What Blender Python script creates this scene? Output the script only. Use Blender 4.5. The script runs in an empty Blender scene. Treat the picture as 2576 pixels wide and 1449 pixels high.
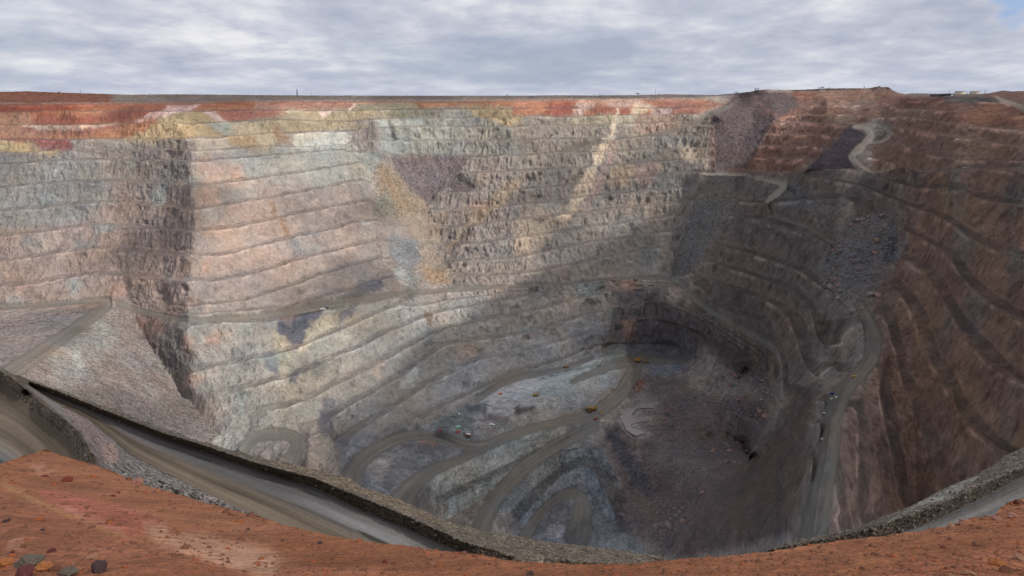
import bpy, math, random, time
import numpy as np
T00 = time.time()
rng = np.random.RandomState(7)
random.seed(7)
scene = bpy.context.scene
C = bpy.context.collection

# ------------------------------------------------------------------ survey camera
# The photographer stands at the origin. Positions read off the photograph (2576 px
# wide survey sheet) are turned into world points with a range (Y, metres forward)
# or a level (z), so everything below is stored as world geometry.
F = 1773.0
PITCH = math.atan(484.5 / F)
CP, SP = math.cos(PITCH), math.sin(PITCH)

def ray(u, v):
    a = (np.asarray(u, float) - 1288.0) / F
    b = (724.5 - np.asarray(v, float)) / F
    ry = CP + b * SP
    return a / ry, (-SP + b * CP) / ry          # x/y and z/y

def at_y(u, v, Y):
    rx, rz = ray(u, v)
    return np.array([rx * Y, Y, rz * Y])

def at_z(u, v, z):
    rx, rz = ray(u, v)
    return at_y(u, v, z / rz)

# ------------------------------------------------------------------ numpy noise
_perm = rng.permutation(256)
_perm = np.concatenate([_perm, _perm, _perm])
_grad = rng.normal(size=(256, 3)); _grad /= np.linalg.norm(_grad, axis=1)[:, None]
_grad = _grad.astype(np.float32)

def noise3(x, y, z):
    x, y, z = np.broadcast_arrays(x, y, z)
    xi = np.floor(x).astype(np.int32); yi = np.floor(y).astype(np.int32); zi = np.floor(z).astype(np.int32)
    xf = (x - xi).astype(np.float32); yf = (y - yi).astype(np.float32); zf = (z - zi).astype(np.float32)
    u = xf*xf*xf*(xf*(xf*6-15)+10); v = yf*yf*yf*(yf*(yf*6-15)+10); w = zf*zf*zf*(zf*(zf*6-15)+10)
    xi &= 255; yi &= 255; zi &= 255
    def g(dx, dy, dz):
        h = _perm[_perm[_perm[xi+dx]+yi+dy]+zi+dz]
        gr = _grad[h]
        return gr[..., 0]*(xf-dx) + gr[..., 1]*(yf-dy) + gr[..., 2]*(zf-dz)
    x00 = g(0,0,0)*(1-u)+g(1,0,0)*u; x10 = g(0,1,0)*(1-u)+g(1,1,0)*u
    x01 = g(0,0,1)*(1-u)+g(1,0,1)*u; x11 = g(0,1,1)*(1-u)+g(1,1,1)*u
    return ((x00*(1-v)+x10*v)*(1-w) + (x01*(1-v)+x11*v)*w) * 1.6

def fbm(x, y, z, n=4, rough=0.5):
    s = 0; a = 1.0; t = 0
    for i in range(n):
        s = s + a*noise3(x*2**i+17*i, y*2**i-9*i, z*2**i+5*i); t += a; a *= rough
    return s / t

def ridged(x, y, z, n=3):
    s = 0; a = 1.0; t = 0
    for i in range(n):
        s = s + a*(1-np.abs(noise3(x*2**i+31*i, y*2**i, z*2**i+7*i))*2); t += a; a *= 0.55
    return s / t

def sstep(a, b, x):
    t = np.clip((x-a)/(b-a), 0, 1)
    return t*t*(3-2*t)

# ------------------------------------------------------------------ survey grid
U0, U1, V0, V1, GS = -80, 2656, 200, 1520, 2.0
GW, GH = int((U1-U0)/GS), int((V1-V0)/GS)
gu = U0 + (np.arange(GW)+.5)*GS
gv = V0 + (np.arange(GH)+.5)*GS
GU, GV = np.meshgrid(gu, gv)

def sample(A, u, v):
    x = np.clip((u-U0)/GS-.5, 0, GW-1.001); y = np.clip((v-V0)/GS-.5, 0, GH-1.001)
    xi = x.astype(int); yi = y.astype(int); fx = x-xi; fy = y-yi
    if A.ndim == 3: fx = fx[..., None]; fy = fy[..., None]
    return (A[yi, xi]*(1-fx)+A[yi, xi+1]*fx)*(1-fy) + (A[yi+1, xi]*(1-fx)+A[yi+1, xi+1]*fx)*fy

def raster(lines):
    val = np.zeros((GH, GW)); wt = np.zeros((GH, GW))
    for ln in lines:
        for (u0, v0, a0), (u1, v1, a1) in zip(ln[:-1], ln[1:]):
            n = int(max(abs(u1-u0), abs(v1-v0))/GS*1.5)+2
            t = np.linspace(0, 1, n)
            x = ((u0+(u1-u0)*t-U0)/GS).astype(int); y = ((v0+(v1-v0)*t-V0)/GS).astype(int)
            ok = (x >= 0) & (x < GW) & (y >= 0) & (y < GH)
            np.add.at(val, (y[ok], x[ok]), (a0+(a1-a0)*t)[ok]); np.add.at(wt, (y[ok], x[ok]), 1)
    return val, wt

def diffuse(lines, sweeps=60):
    val, wt = raster(lines)
    m = wt > 0
    val[m] /= wt[m]; wt = m.astype(float)
    levels = [(val, wt)]
    while min(levels[-1][0].shape) > 12:
        v, w = levels[-1]
        h, l = v.shape
        H, L = (h+1)//2, (l+1)//2
        vp = np.zeros((H*2, L*2)); wp = np.zeros((H*2, L*2))
        vp[:h, :l] = v*w; wp[:h, :l] = w
        vs = vp.reshape(H, 2, L, 2).sum((1, 3)); ws = wp.reshape(H, 2, L, 2).sum((1, 3))
        mm = ws > 0
        vs[mm] /= ws[mm]
        levels.append((vs, mm.astype(float)))
    v, w = levels[-1]
    x = np.full(v.shape, v[w > 0].mean())
    for k, (v, w) in enumerate(reversed(levels)):
        if k:
            x = np.repeat(np.repeat(x, 2, 0), 2, 1)[:v.shape[0], :v.shape[1]]
        mm = w > 0
        for i in range(sweeps if k < len(levels)-1 else 30):
            x[mm] = v[mm]
            p = np.pad(x, 1, mode='edge')
            x = (p[:-2, 1:-1]+p[2:, 1:-1]+p[1:-1, :-2]+p[1:-1, 2:])*.25
        x[mm] = v[mm]
    return x

def blur(A, n=2):
    for i in range(n):
        p = np.pad(A, ((1, 1), (1, 1))+((0, 0),)*(A.ndim-2), mode='edge')
        A = (p[:-2, 1:-1]+p[2:, 1:-1]+p[1:-1, :-2]+p[1:-1, 2:]+2*p[1:-1, 1:-1])/6
    return A

def polymask(poly, feather, uu=None, vv=None):
    """1 inside the polygon, fading over `feather` survey px; uu/vv are (warped) coordinates"""
    uu = GU if uu is None else uu; vv = GV if vv is None else vv
    P = np.array(poly, float)
    x0, y0 = P.min(0)-feather-40; x1, y1 = P.max(0)+feather+40
    xi0 = max(0, int((x0-U0)/GS)); xi1 = min(GW, int((x1-U0)/GS)+1)
    yi0 = max(0, int((y0-V0)/GS)); yi1 = min(GH, int((y1-V0)/GS)+1)
    out = np.zeros((GH, GW))
    if xi1 <= xi0 or yi1 <= yi0: return out
    X = uu[yi0:yi1, xi0:xi1]; Y = vv[yi0:yi1, xi0:xi1]
    inside = np.zeros(X.shape, bool); d2 = np.full(X.shape, 1e12)
    n = len(P)
    for i in range(n):
        ax, ay = P[i]; bx, by = P[(i+1) % n]
        c = ((ay > Y) != (by > Y))
        with np.errstate(divide='ignore', invalid='ignore'):
            xs = (bx-ax)*(Y-ay)/(by-ay if by != ay else 1e-9)+ax
        inside ^= c & (X < xs)
        L = (bx-ax)**2+(by-ay)**2+1e-9
        t = np.clip(((X-ax)*(bx-ax)+(Y-ay)*(by-ay))/L, 0, 1)
        d2 = np.minimum(d2, (X-ax-t*(bx-ax))**2+(Y-ay-t*(by-ay))**2)
    d = np.sqrt(d2)*np.where(inside, 1, -1)
    out[yi0:yi1, xi0:xi1] = sstep(-feather, feather, d)
    return out

def pathfield(pts, uu=None, vv=None):
    """signed distance in half widths and length along a path of (u, v, halfwidth)"""
    uu = GU if uu is None else uu; vv = GV if vv is None else vv
    best = np.full(uu.shape, 1e9); sgn = np.zeros(uu.shape); along = np.zeros(uu.shape)
    acc = 0
    for (ax, ay, aw), (bx, by, bw) in zip(pts[:-1], pts[1:]):
        L = (bx-ax)**2+(by-ay)**2+1e-9
        t = np.clip(((uu-ax)*(bx-ax)+(vv-ay)*(by-ay))/L, 0, 1)
        d = np.hypot(uu-ax-t*(bx-ax), vv-ay-t*(by-ay))/(aw+(bw-aw)*t)
        s = ((bx-ax)*(vv-ay)-(by-ay)*(uu-ax))
        m = d < best
        best = np.where(m, d, best); sgn = np.where(m, np.sign(s), sgn)
        along = np.where(m, acc+t*math.sqrt(L), along)
        acc += math.sqrt(L)
    return best, sgn*best, along

def curve(pts, n=8):
    """Catmull-Rom through (u, v, w)"""
    P = np.array(pts, float); P = np.vstack([2*P[0]-P[1], P, 2*P[-1]-P[-2]])
    out = []
    for i in range(1, len(P)-2):
        for t in np.linspace(0, 1, n, endpoint=False):
            out.append(.5*((2*P[i])+(-P[i-1]+P[i+1])*t+(2*P[i-1]-5*P[i]+4*P[i+1]-P[i+2])*t*t+(-P[i-1]+3*P[i]-3*P[i+1]+P[i+2])*t**3))
    out.append(P[-2])
    return [tuple(p) for p in out]

def srgb(c):
    c = np.asarray(c, float)/255.0
    return np.where(c <= .04045, c/12.92, ((c+.055)/1.055)**2.4)

# ------------------------------------------------------------------ the pit: skyline and silhouettes
SKY = [(-90,231),(0,231),(70,229.5),(130,232),(250,236),(330,238),(440,237),(644,239),(760,240),(1100,241),(1288,241),(1400,239.5),(1500,240),(1610,239),(1680,237),(1800,239),(1860,234),(1900,229),(1935,226.5),(2010,226),(2080,222.5),(2235,221.5),(2258,234),(2275,237),(2292,234.5),(2310,235),(2400,236),(2450,236.5),(2488,235),(2500,232),(2520,227.5),(2545,230),(2576,229),(2660,230)]
NEAR = [(-90,900),(0,922),(38,943),(75,955),(150,980),(200,1000),(265,1023),(325,1043),(375,1063),(412,1078),(470,1098),(525,1115),(644,1150),(751,1170),(829,1192),(879,1202),(914,1227),(1004,1255),(1069,1287),(1119,1312),(1182,1327),(1244,1340),(1288,1347),(1388,1365),(1500,1376),(1613,1391),(1698,1406),(1760,1416),(1860,1410),(1932,1384),(2040,1351),(2145,1330),(2207,1307),(2295,1272),(2382,1225),(2457,1195),(2532,1145),(2576,1125),(2660,1080)]
LIP = [(-90,1185),(0,1167),(30,1157),(75,1142),(115,1130),(140,1140),(185,1155),(240,1170),(288,1187),(350,1217),(438,1240),(525,1267),(644,1297),(719,1322),(844,1350),(944,1365),(1019,1372),(1106,1385),(1194,1393),(1288,1411),(1388,1416),(1488,1420),(1588,1418),(1713,1407),(1838,1398),(1932,1389),(2032,1371),(2144,1357),(2307,1337),(2395,1320),(2445,1302),(2502,1295),(2515,1282),(2545,1260),(2576,1255),(2660,1240)]
def lerp(tab, u):
    a = np.array(tab, float); return np.interp(u, a[:, 0], a[:, 1])

# range control, metres forward.  'y' lines hold ranges, 'z' lines hold levels.
YL = [
 [(-70,262,1330),(-70,353,1290),(-70,470,1230),(-70,592,1160),(-70,715,1090),(-70,768,1060)],
 [(200,261,1360),(200,350,1315),(200,456,1250),(200,568,1190),(200,686,1120),(200,752,1078)],
 [(350,262,1382),(325,349,1322),(345,402,1278),(318,455,1250),(290,520,1214),(318,566,1182),(280,640,1144),(312,690,1116),(330,768,1072)],
 [(410,262,1388),(415,349,1300),(425,402,1254),(415,464,1222),(420,520,1186),(412,577,1154),(425,640,1114),(405,703,1082),(415,771,1042)],
 [(450,262,1385),(462,300,1330),(465,349,1270),(485,405,1215),(490,464,1170),(490,577,1108),(484,640,1075),(480,703,1040),(470,771,1000),(475,806,978),(478,925,930),(480,985,905)],
 [(700,255,1450),(700,335,1395),(700,386,1335),(700,438,1295),(700,541,1225),(700,603,1190),(700,666,1145),(700,728,1095),(700,797,1040)],
 [(944,256,1510),(944,307,1460),(944,330,1440),(944,400,1415),(944,449,1385),(944,494,1362),(944,551,1325),(944,643,1255),(944,698,1205),(944,745,1155)],
 [(1060,256,1530),(1060,330,1490),(1060,391,1465),(1070,480,1435),(1075,560,1385),(1080,650,1310),(1080,733,1190)],
 [(1288,253,1545),(1288,293,1505),(1288,353,1465),(1288,391,1440),(1288,430,1415),(1288,515,1350),(1288,600,1290),(1288,687,1230),(1288,723,1195)],
 [(1530,248,1560),(1530,310,1505),(1530,361,1460),(1530,415,1415),(1530,485,1365),(1530,571,1300),(1530,660,1230),(1530,703,1192)],
 [(1745,280,1520),(1745,310,1490),(1750,430,1350),(1735,500,1310),(1715,570,1270),(1700,640,1220),(1680,690,1180)],
 # lower wall
 [(644,804,1012),(644,893,960),(644,965,925),(644,1033,890),(644,1075,862)],
 [(844,770,1090),(844,826,1050),(844,912,1000),(844,958,960),(844,1030,915),(840,1105,868)],
 [(1044,737,1170),(1044,795,1120),(1044,842,1085),(1044,905,1040),(1044,968,990),(1044,1040,930)],
 [(1288,727,1187),(1288,743,1175),(1288,788,1145),(1288,836,1115),(1288,883,1085),(1288,926,1062)],
 [(1530,708,1190),(1530,771,1160),(1530,820,1145),(1530,862,1132)],
 [(1640,712,1185),(1640,757,1178),(1640,800,1172),(1640,850,1165)],
 # debris cone and switchback, left
 [(-70,778,1050),(0,773,1056),(120,766,1066),(230,758,1072),(290,766,1068),(200,826,960),(100,890,835),(15,948,745)],
 [(-70,800,1030),(-70,900,800),(-70,980,690)],
 [(330,800,1050),(400,900,985),(440,965,945),(500,1040,895),(545,1088,865)],
 [(520,1180,800),(300,1110,735),(100,1040,690)],
 # rim and bund, left to centre
 [(-70,231,1440),(0,231,1440),(250,236,1470),(330,238,1500),(644,239,1580),(1100,241,1640),(1500,240,1660),(1700,237,1660),(1860,233,1680)],
 [(-70,257,1400),(0,257,1400),(250,258,1420),(460,258,1450),(644,252,1520),(1100,252,1580),(1500,247,1610),(1700,246,1610),(1800,246,1610)],
 # right side: upper
 [(1900,230,1560),(1890,262,1500),(1890,290,1455),(1850,292,1450),(1800,294,1445)],
 [(1845,430,1300),(1860,360,1370),(1900,300,1440)],
 [(1800,430,1310),(1825,350,1400)],
 [(1990,232,1560),(2235,225,1420)],
 [(1950,290,1390),(1945,340,1340),(1940,400,1270),(1935,430,1240)],
 [(2080,240,1440),(2080,264,1330),(2080,290,1290),(2070,340,1240),(2050,400,1180),(2030,432,1150)],
 [(2200,238,1420),(2190,270,1270),(2185,290,1230),(2180,312,1190)],
 [(2130,316,1185),(2070,400,1120),(2025,432,1110)],
 [(2210,318,1185),(2235,340,1160),(2200,362,1120),(2150,395,1075),(2160,418,1040),(2190,431,1020)],
 [(2275,237,1500),(2400,237,1450),(2480,237,1400)],
 [(2280,246,1190),(2360,246,1120),(2450,244,1060),(2500,243,1010)],
 [(2500,233,1200),(2520,228,1180),(2576,230,1100),(2650,230,1050)],
 [(2576,262,900),(2576,291,870),(2576,329,830),(2576,372,795),(2576,419,760),(2576,511,715),(2576,643,655),(2576,801,590),(2576,960,530),(2576,1120,480),(2576,1300,430)],
 [(2400,282,985),(2400,345,910),(2400,430,850),(2395,520,795),(2395,640,735),(2400,760,680),(2400,900,625),(2400,1050,570),(2400,1250,515)],
 [(2270,290,1110),(2270,345,1050),(2280,432,950),(2290,530,880),(2290,650,810),(2290,800,730),(2295,950,655),(2300,1100,600),(2300,1280,545)],
 # right side: lower benches around the failure
 [(2190,437,1010),(2200,500,965),(2230,560,925),(2240,640,865),(2215,720,815),(2200,765,790)],
 [(2060,440,1100),(2060,500,1055),(2050,560,1010),(2050,640,960),(2060,720,900),(2085,820,830),(2100,920,770)],
 [(1932,442,1220),(1932,506,1150),(1932,551,1110),(1932,646,1050),(1932,701,1015),(1932,748,985),(1932,803,950),(1932,873,915),(1945,950,890)],
 [(1850,445,1290),(1850,530,1190),(1850,620,1125),(1850,700,1090),(1850,760,1055),(1850,822,1030)],
 [(1840,540,1190),(1800,610,1150),(1750,660,1130),(1735,700,1120)],
 [(1765,444,1310),(1750,500,1270),(1730,570,1220),(1705,640,1180),(1700,695,1150)],
 [(1690,706,1150),(1763,771,1085),(1838,818,1032),(1932,875,912)],
 [(1690,770,1120),(1700,815,1120),(1740,840,1100)],
 # right: wall below the platform road, falling to the deep corner
 [(2175,775,788),(2195,860,715),(2180,920,670),(2125,975,630),(2090,1060,570),(2080,1150,520),(2060,1240,485),(2045,1345,450)],
 [(2070,820,860),(2050,900,820),(2020,1000,740),(1990,1100,680),(1965,1200,620),(1950,1330,560)],
 [(1900,1120,770),(1880,1160,745),(1800,1250,690),(1740,1340,650),(1700,1400,628)],
]
ZL = [
 [(1060,1072,-447),(1180,1020,-443),(1290,957,-439),(1420,916,-431),(1500,893,-429),(1600,870,-430),(1690,875,-432),(1725,905,-436)],
 [(1355,950,-434),(1430,927,-431),(1495,913,-429),(1560,893,-430)],
 [(1355,960,-440),(1430,937,-438),(1500,923,-437),(1568,901,-436)],
 [(1110,1082,-447),(1180,1078,-446),(1230,1058,-445),(1290,1045,-444),(1330,1030,-442),(1400,1000,-441),(1440,975,-440),(1540,935,-438)],
 [(1350,985,-441),(1250,1010,-443),(1200,1050,-445)],
 [(1600,910,-439),(1590,945,-443),(1560,990,-448),(1500,1035,-455),(1430,1055,-458),(1330,1078,-460),(1260,1105,-462),(1210,1128,-465),(1160,1124,-466),(1100,1099,-463),(1020,1101,-460),(950,1135,-455),(890,1180,-450),(860,1230,-446)],
 [(1495,1072,-458),(1420,1110,-468),(1340,1162,-488),(1275,1222,-505),(1230,1285,-515),(1205,1345,-521)],
 [(1055,1200,-467),(1105,1187,-466),(1195,1150,-465),(1275,1107,-463),(1340,1090,-461),(1420,1071,-459)],
 [(1105,1245,-492),(1195,1205,-490),(1285,1165,-489),(1355,1125,-477),(1425,1100,-470)],
 [(1125,1257,-493),(1205,1220,-491),(1295,1175,-490),(1355,1137,-478)],
 [(1120,1308,-516),(1185,1272,-514),(1250,1229,-506),(1318,1180,-495),(1358,1153,-485)],
 [(980,1150,-461),(1040,1150,-464),(1100,1140,-465)],
 [(930,1210,-452),(1000,1240,-462),(1060,1200,-466)],
 [(1000,1300,-470),(1060,1250,-468)],
 # pond flat
 [(1560,1030,-462),(1600,1015,-462),(1645,1020,-462),(1660,1050,-462),(1640,1090,-462),(1600,1090,-462),(1565,1060,-462),(1560,1030,-462)],
 [(1600,1050,-462),(1630,1050,-462),(1630,1065,-462),(1600,1070,-462)],
 [(1640,905,-440),(1690,930,-446),(1700,980,-455),(1720,1040,-458)],
 [(1620,960,-452),(1640,985,-458)],
 [(1760,990,-446),(1800,950,-430),(1850,960,-420),(1880,930,-412)],
 [(1745,905,-425),(1800,915,-415),(1860,930,-405)],
 [(1772,1030,-447),(1850,1034,-438),(1893,1050,-427)],
 [(1782,1094,-467),(1872,1114,-468),(1888,1150,-474)],
 [(1530,1075,-460),(1570,1120,-464),(1600,1180,-478),(1620,1240,-492)],
 [(1700,1150,-468),(1720,1250,-482),(1680,1340,-500),(1650,1400,-512)],
 # nested benches round the lowest pit
 [(1235,1290,-516),(1295,1218,-504),(1355,1173,-489),(1420,1131,-472),(1475,1124,-470),(1515,1137,-471),(1555,1200,-486)],
 [(1285,1289,-531),(1350,1222,-510),(1405,1177,-494),(1465,1147,-481),(1505,1157,-482),(1537,1202,-494),(1570,1270,-510)],
 [(1305,1311,-536),(1365,1245,-513),(1408,1201,-497),(1455,1171,-484),(1493,1181,-485),(1520,1236,-497),(1548,1300,-511)],
 [(1318,1330,-545),(1385,1251,-522),(1425,1223,-511),(1465,1212,-504),(1492,1241,-512),(1515,1287,-520),(1550,1340,-528),(1590,1390,-536)],
 [(1400,1300,-530),(1440,1340,-536),(1440,1265,-520)],
 [(1560,1300,-522),(1600,1350,-526)],
 # hairpin on the left spur
 [(600,1130,-432),(640,1088,-431),(700,1078,-430),(760,1092,-430),(778,1112,-430),(768,1170,-430)],
 [(655,1150,-431),(670,1128,-431),(700,1124,-430),(712,1135,-430),(705,1160,-430)],
 [(790,1085,-429),(830,1110,-432),(850,1160,-436),(840,1200,-440)],
]
ylines = [[(u, v, math.log(y)) for u, v, y in ln] for ln in YL]
for ln in ZL:
    ylines.append([(u, v, math.log(z/float(ray(u, v)[1]))) for u, v, z in ln])
_raw = diffuse(ylines, 80); _wb = sstep(930, 990, GV)*(1-sstep(1640, 1760, GU)*(1-sstep(1020, 1060, GV)))
Yf = np.exp(blur(_raw, 6)*(1-_wb)+blur(_raw, 1)*_wb)
_b = Yf[:80].copy()
for _i in range(260):
    _p = np.pad(_b, ((0, 0), (1, 1)), mode='edge'); _b = (_p[:, :-2]+_p[:, 2:]+_b)/3
_w = 1-sstep(290, 340, GV[:80]); _w = _w*(1-sstep(1680, 1780, GU[:80]))
Yf[:80] = Yf[:80]*(1-_w)+_b*_w

_m = polymask([(990,262),(1150,262),(1150,700),(1040,720),(1000,560)], 35)
_b = Yf[:290].copy()
for _i in range(500):
    _p = np.pad(_b, ((0, 0), (1, 1)), mode='edge'); _b = (_p[:, :-2]+_p[:, 2:]+_b)/3
Yf[:290] = Yf[:290]*(1-_m[:290])+_b*_m[:290]
_m = polymask([(2240,262),(2660,290),(2660,430),(2240,430)], 25)
_b = Yf[:140].copy()
for _i in range(400):
    _p = np.pad(_b, ((0, 0), (1, 1)), mode='edge'); _b = (_p[:, :-2]+_p[:, 2:]+_b)/3
Yf[:140] = Yf[:140]*(1-_m[:140])+_b*_m[:140]
# bench numbers along the catch berms (integers), read downward
BL = {
 0: [[(-80,262),(300,261),(460,263),(644,255),(800,255),(1000,256),(1288,253),(1450,248),(1750,249),(1850,248)],
     [(2280,246),(2450,246),(2576,262)],[(1990,240),(2180,240)]],
 1: [[(-80,281),(100,280),(250,279),(400,280),(480,279),(644,276),(760,278),(900,278),(1060,273),(1288,272),(1450,271),(1600,270),(1700,270),(1830,262)],
     [(2254,274),(2342,277),(2450,283),(2576,291)],[(1990,264),(2090,264),(2180,262)]],
 2: [[(-80,316),(130,314),(320,311),(480,311),(644,304),(750,303),(850,307),(1000,298),(1100,297),(1288,294),(1450,292),(1600,290),(1760,287)],
     [(2182,292),(2302,296),(2357,306),(2460,318),(2576,329)],[(1932,291),(2100,289),(2182,291)]],
 3: [[(-80,353),(150,351),(300,349),(450,349),(560,344),(644,337),(720,334),(860,329),(950,322),(1060,318),(1288,317),(1450,314),(1600,310),(1700,306)],
     [(2240,316),(2342,334),(2457,351),(2576,372)],[(1945,308),(2100,309)]],
 4: [[(495,380),(607,371),(664,366),(784,372),(869,366)],[(1114,356),(1288,353),(1500,347)],[(-80,384),(200,378),(400,377)],
     [(2267,345),(2307,379),(2420,402),(2576,405)],[(1925,338),(2075,338)]],
 5: [[(-80,413),(55,409),(135,403),(225,401),(350,402),(485,405),(560,399),(644,392),(720,386),(784,381),(869,376)],[(989,391),(1288,391)],
     [(2300,434),(2370,431),(2430,424),(2576,420)],[(1905,367),(2080,368)]],
 6: [[(-80,472),(0,470),(100,461),(200,456),(287,452),(375,457),(437,460),(495,464),(562,457),(644,446),(769,430),(869,414),(940,400)],
     [(1219,435),(1288,430),(1425,421),(1538,415),(1638,409),(1782,395)],
     [(2300,470),(2367,466),(2430,480),(2495,496),(2576,511)],[(1885,397),(2060,398)]],
 7: [[(-80,530),(0,527),(100,520),(212,507),(287,507),(375,511),(450,519),(495,524),(562,514),(644,499),(794,474),(881,454),(944,449)],
     [(1104,486),(1194,481),(1288,475),(1423,464),(1513,454),(1640,440),(1753,430)],
     [(2320,515),(2395,551),(2470,601),(2576,643)],[(1870,432),(2020,434)]],
 8: [[(-80,598),(0,592),(75,583),(175,570),(237,565),(325,566),(425,575),(500,577),(575,570),(644,558),(706,541),(819,521),(944,494)],
     [(1106,529),(1206,524),(1288,515),(1388,504),(1538,485),(1688,471),(1753,466)],
     [(2300,580),(2332,598),(2407,640),(2445,701),(2520,763),(2576,801)],[(1850,500),(1932,506),(2020,500),(2107,490),(2200,509)]],
 9: [[(-80,662),(0,655),(100,640),(215,623),(280,623),(340,626),(425,636),(500,639),(575,635),(644,617),(726,596),(819,575),(914,551)],
     [(1119,571),(1288,553),(1413,536),(1525,524),(1663,511),(1750,501)],
     [(2295,646),(2362,691),(2400,760),(2440,820),(2500,880),(2576,960)],[(1850,536),(1932,551),(2032,578),(2107,618)]],
 10: [[(-80,722),(0,715),(62,708),(150,695),(237,686),(325,690),(412,696),(487,703),(550,700),(644,682),(781,641),(894,611),(951,598)],
     [(1169,612),(1288,600),(1463,571),(1613,551),(1723,536)],
     [(2242,691),(2282,726),(2322,776),(2345,840),(2367,905),(2395,943),(2427,1005),(2480,1080),(2560,1160)],
     [(1788,611),(1863,626),(1932,646),(2032,681),(2075,720)]],
 11: [[(295,752),(375,765),(462,771),(550,761),(644,743),(769,698),(869,666),(951,643)],
     [(1114,658),(1288,644),(1463,610),(1600,592),(1713,573)],
     [(2205,748),(2255,800),(2268,860),(2275,900),(2295,955),(2332,1030),(2360,1120),(2400,1240)],
     [(1780,655),(1870,680),(1932,701),(2000,722),(2040,760),(2060,810),(2075,870)]],
 12: [[(700,780),(794,748),(856,728),(944,698)],[(1288,687),(1428,663),(1583,631),(1710,611)],
     [(2235,880),(2235,950),(2250,1030),(2270,1120),(2290,1260)],
     [(1776,698),(1851,723),(1932,748),(1985,775),(2017,800),(2035,850),(2045,930)]],
 13: [[(310,770),(400,797),(470,810),(644,805),(756,788),(894,761),(1019,741),(1119,732),(1288,726),(1438,718),(1550,706),(1600,704),(1688,704)],
     [(1500,678),(1575,667),(1663,658)],
     [(1803,768),(1888,791),(1932,803),(1960,850),(1980,930),(1975,1000)],
     [(2170,980),(2185,1080),(2190,1200),(2180,1300)]],
 14: [[(470,932),(500,923),(644,895),(744,868),(844,826),(944,783),(1019,752)],[(1690,712),(1763,776),(1838,823),(1932,880)]],
 15: [[(460,995),(525,988),(644,965),(769,925),(819,901),(894,868),(1044,795),(1156,768),(1288,745),(1388,728)]],
 16: [[(590,1045),(644,1033),(756,1000),(844,958),(919,923),(981,888),(1064,838),(1194,801),(1288,788),(1413,758),(1538,724),(1600,722),(1680,730)]],
 17: [[(744,1073),(844,1030),(931,978),(1019,925),(1056,900),(1106,861),(1288,837),(1413,806),(1538,771),(1613,757),(1663,758),(1740,790),(1820,850)]],
 18: [[(829,1113),(894,1070),(969,1028),(1056,963),(1206,895),(1288,883),(1413,853),(1513,821),(1575,803),(1625,798),(1688,808),(1750,833),(1850,885),(1900,915)]],
 19: [[(906,1140),(950,1095),(1014,1053),(1094,1015),(1194,975),(1288,927),(1413,900),(1495,868),(1560,862),(1690,868),(1740,890)]],
 20: [[(1044,1075),(1288,960),(1500,895),(1700,880)],[(1090,1190),(1330,1098)],[(1900,1120),(1700,1400)],[(1260,1340),(1560,1340)]],
}
blines = [[(u, v, float(k)) for u, v in ln] for k, L in BL.items() for ln in L]
Bf = blur(diffuse(blines, 60), 1)
print('fields', round(time.time()-T00, 1))

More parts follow.
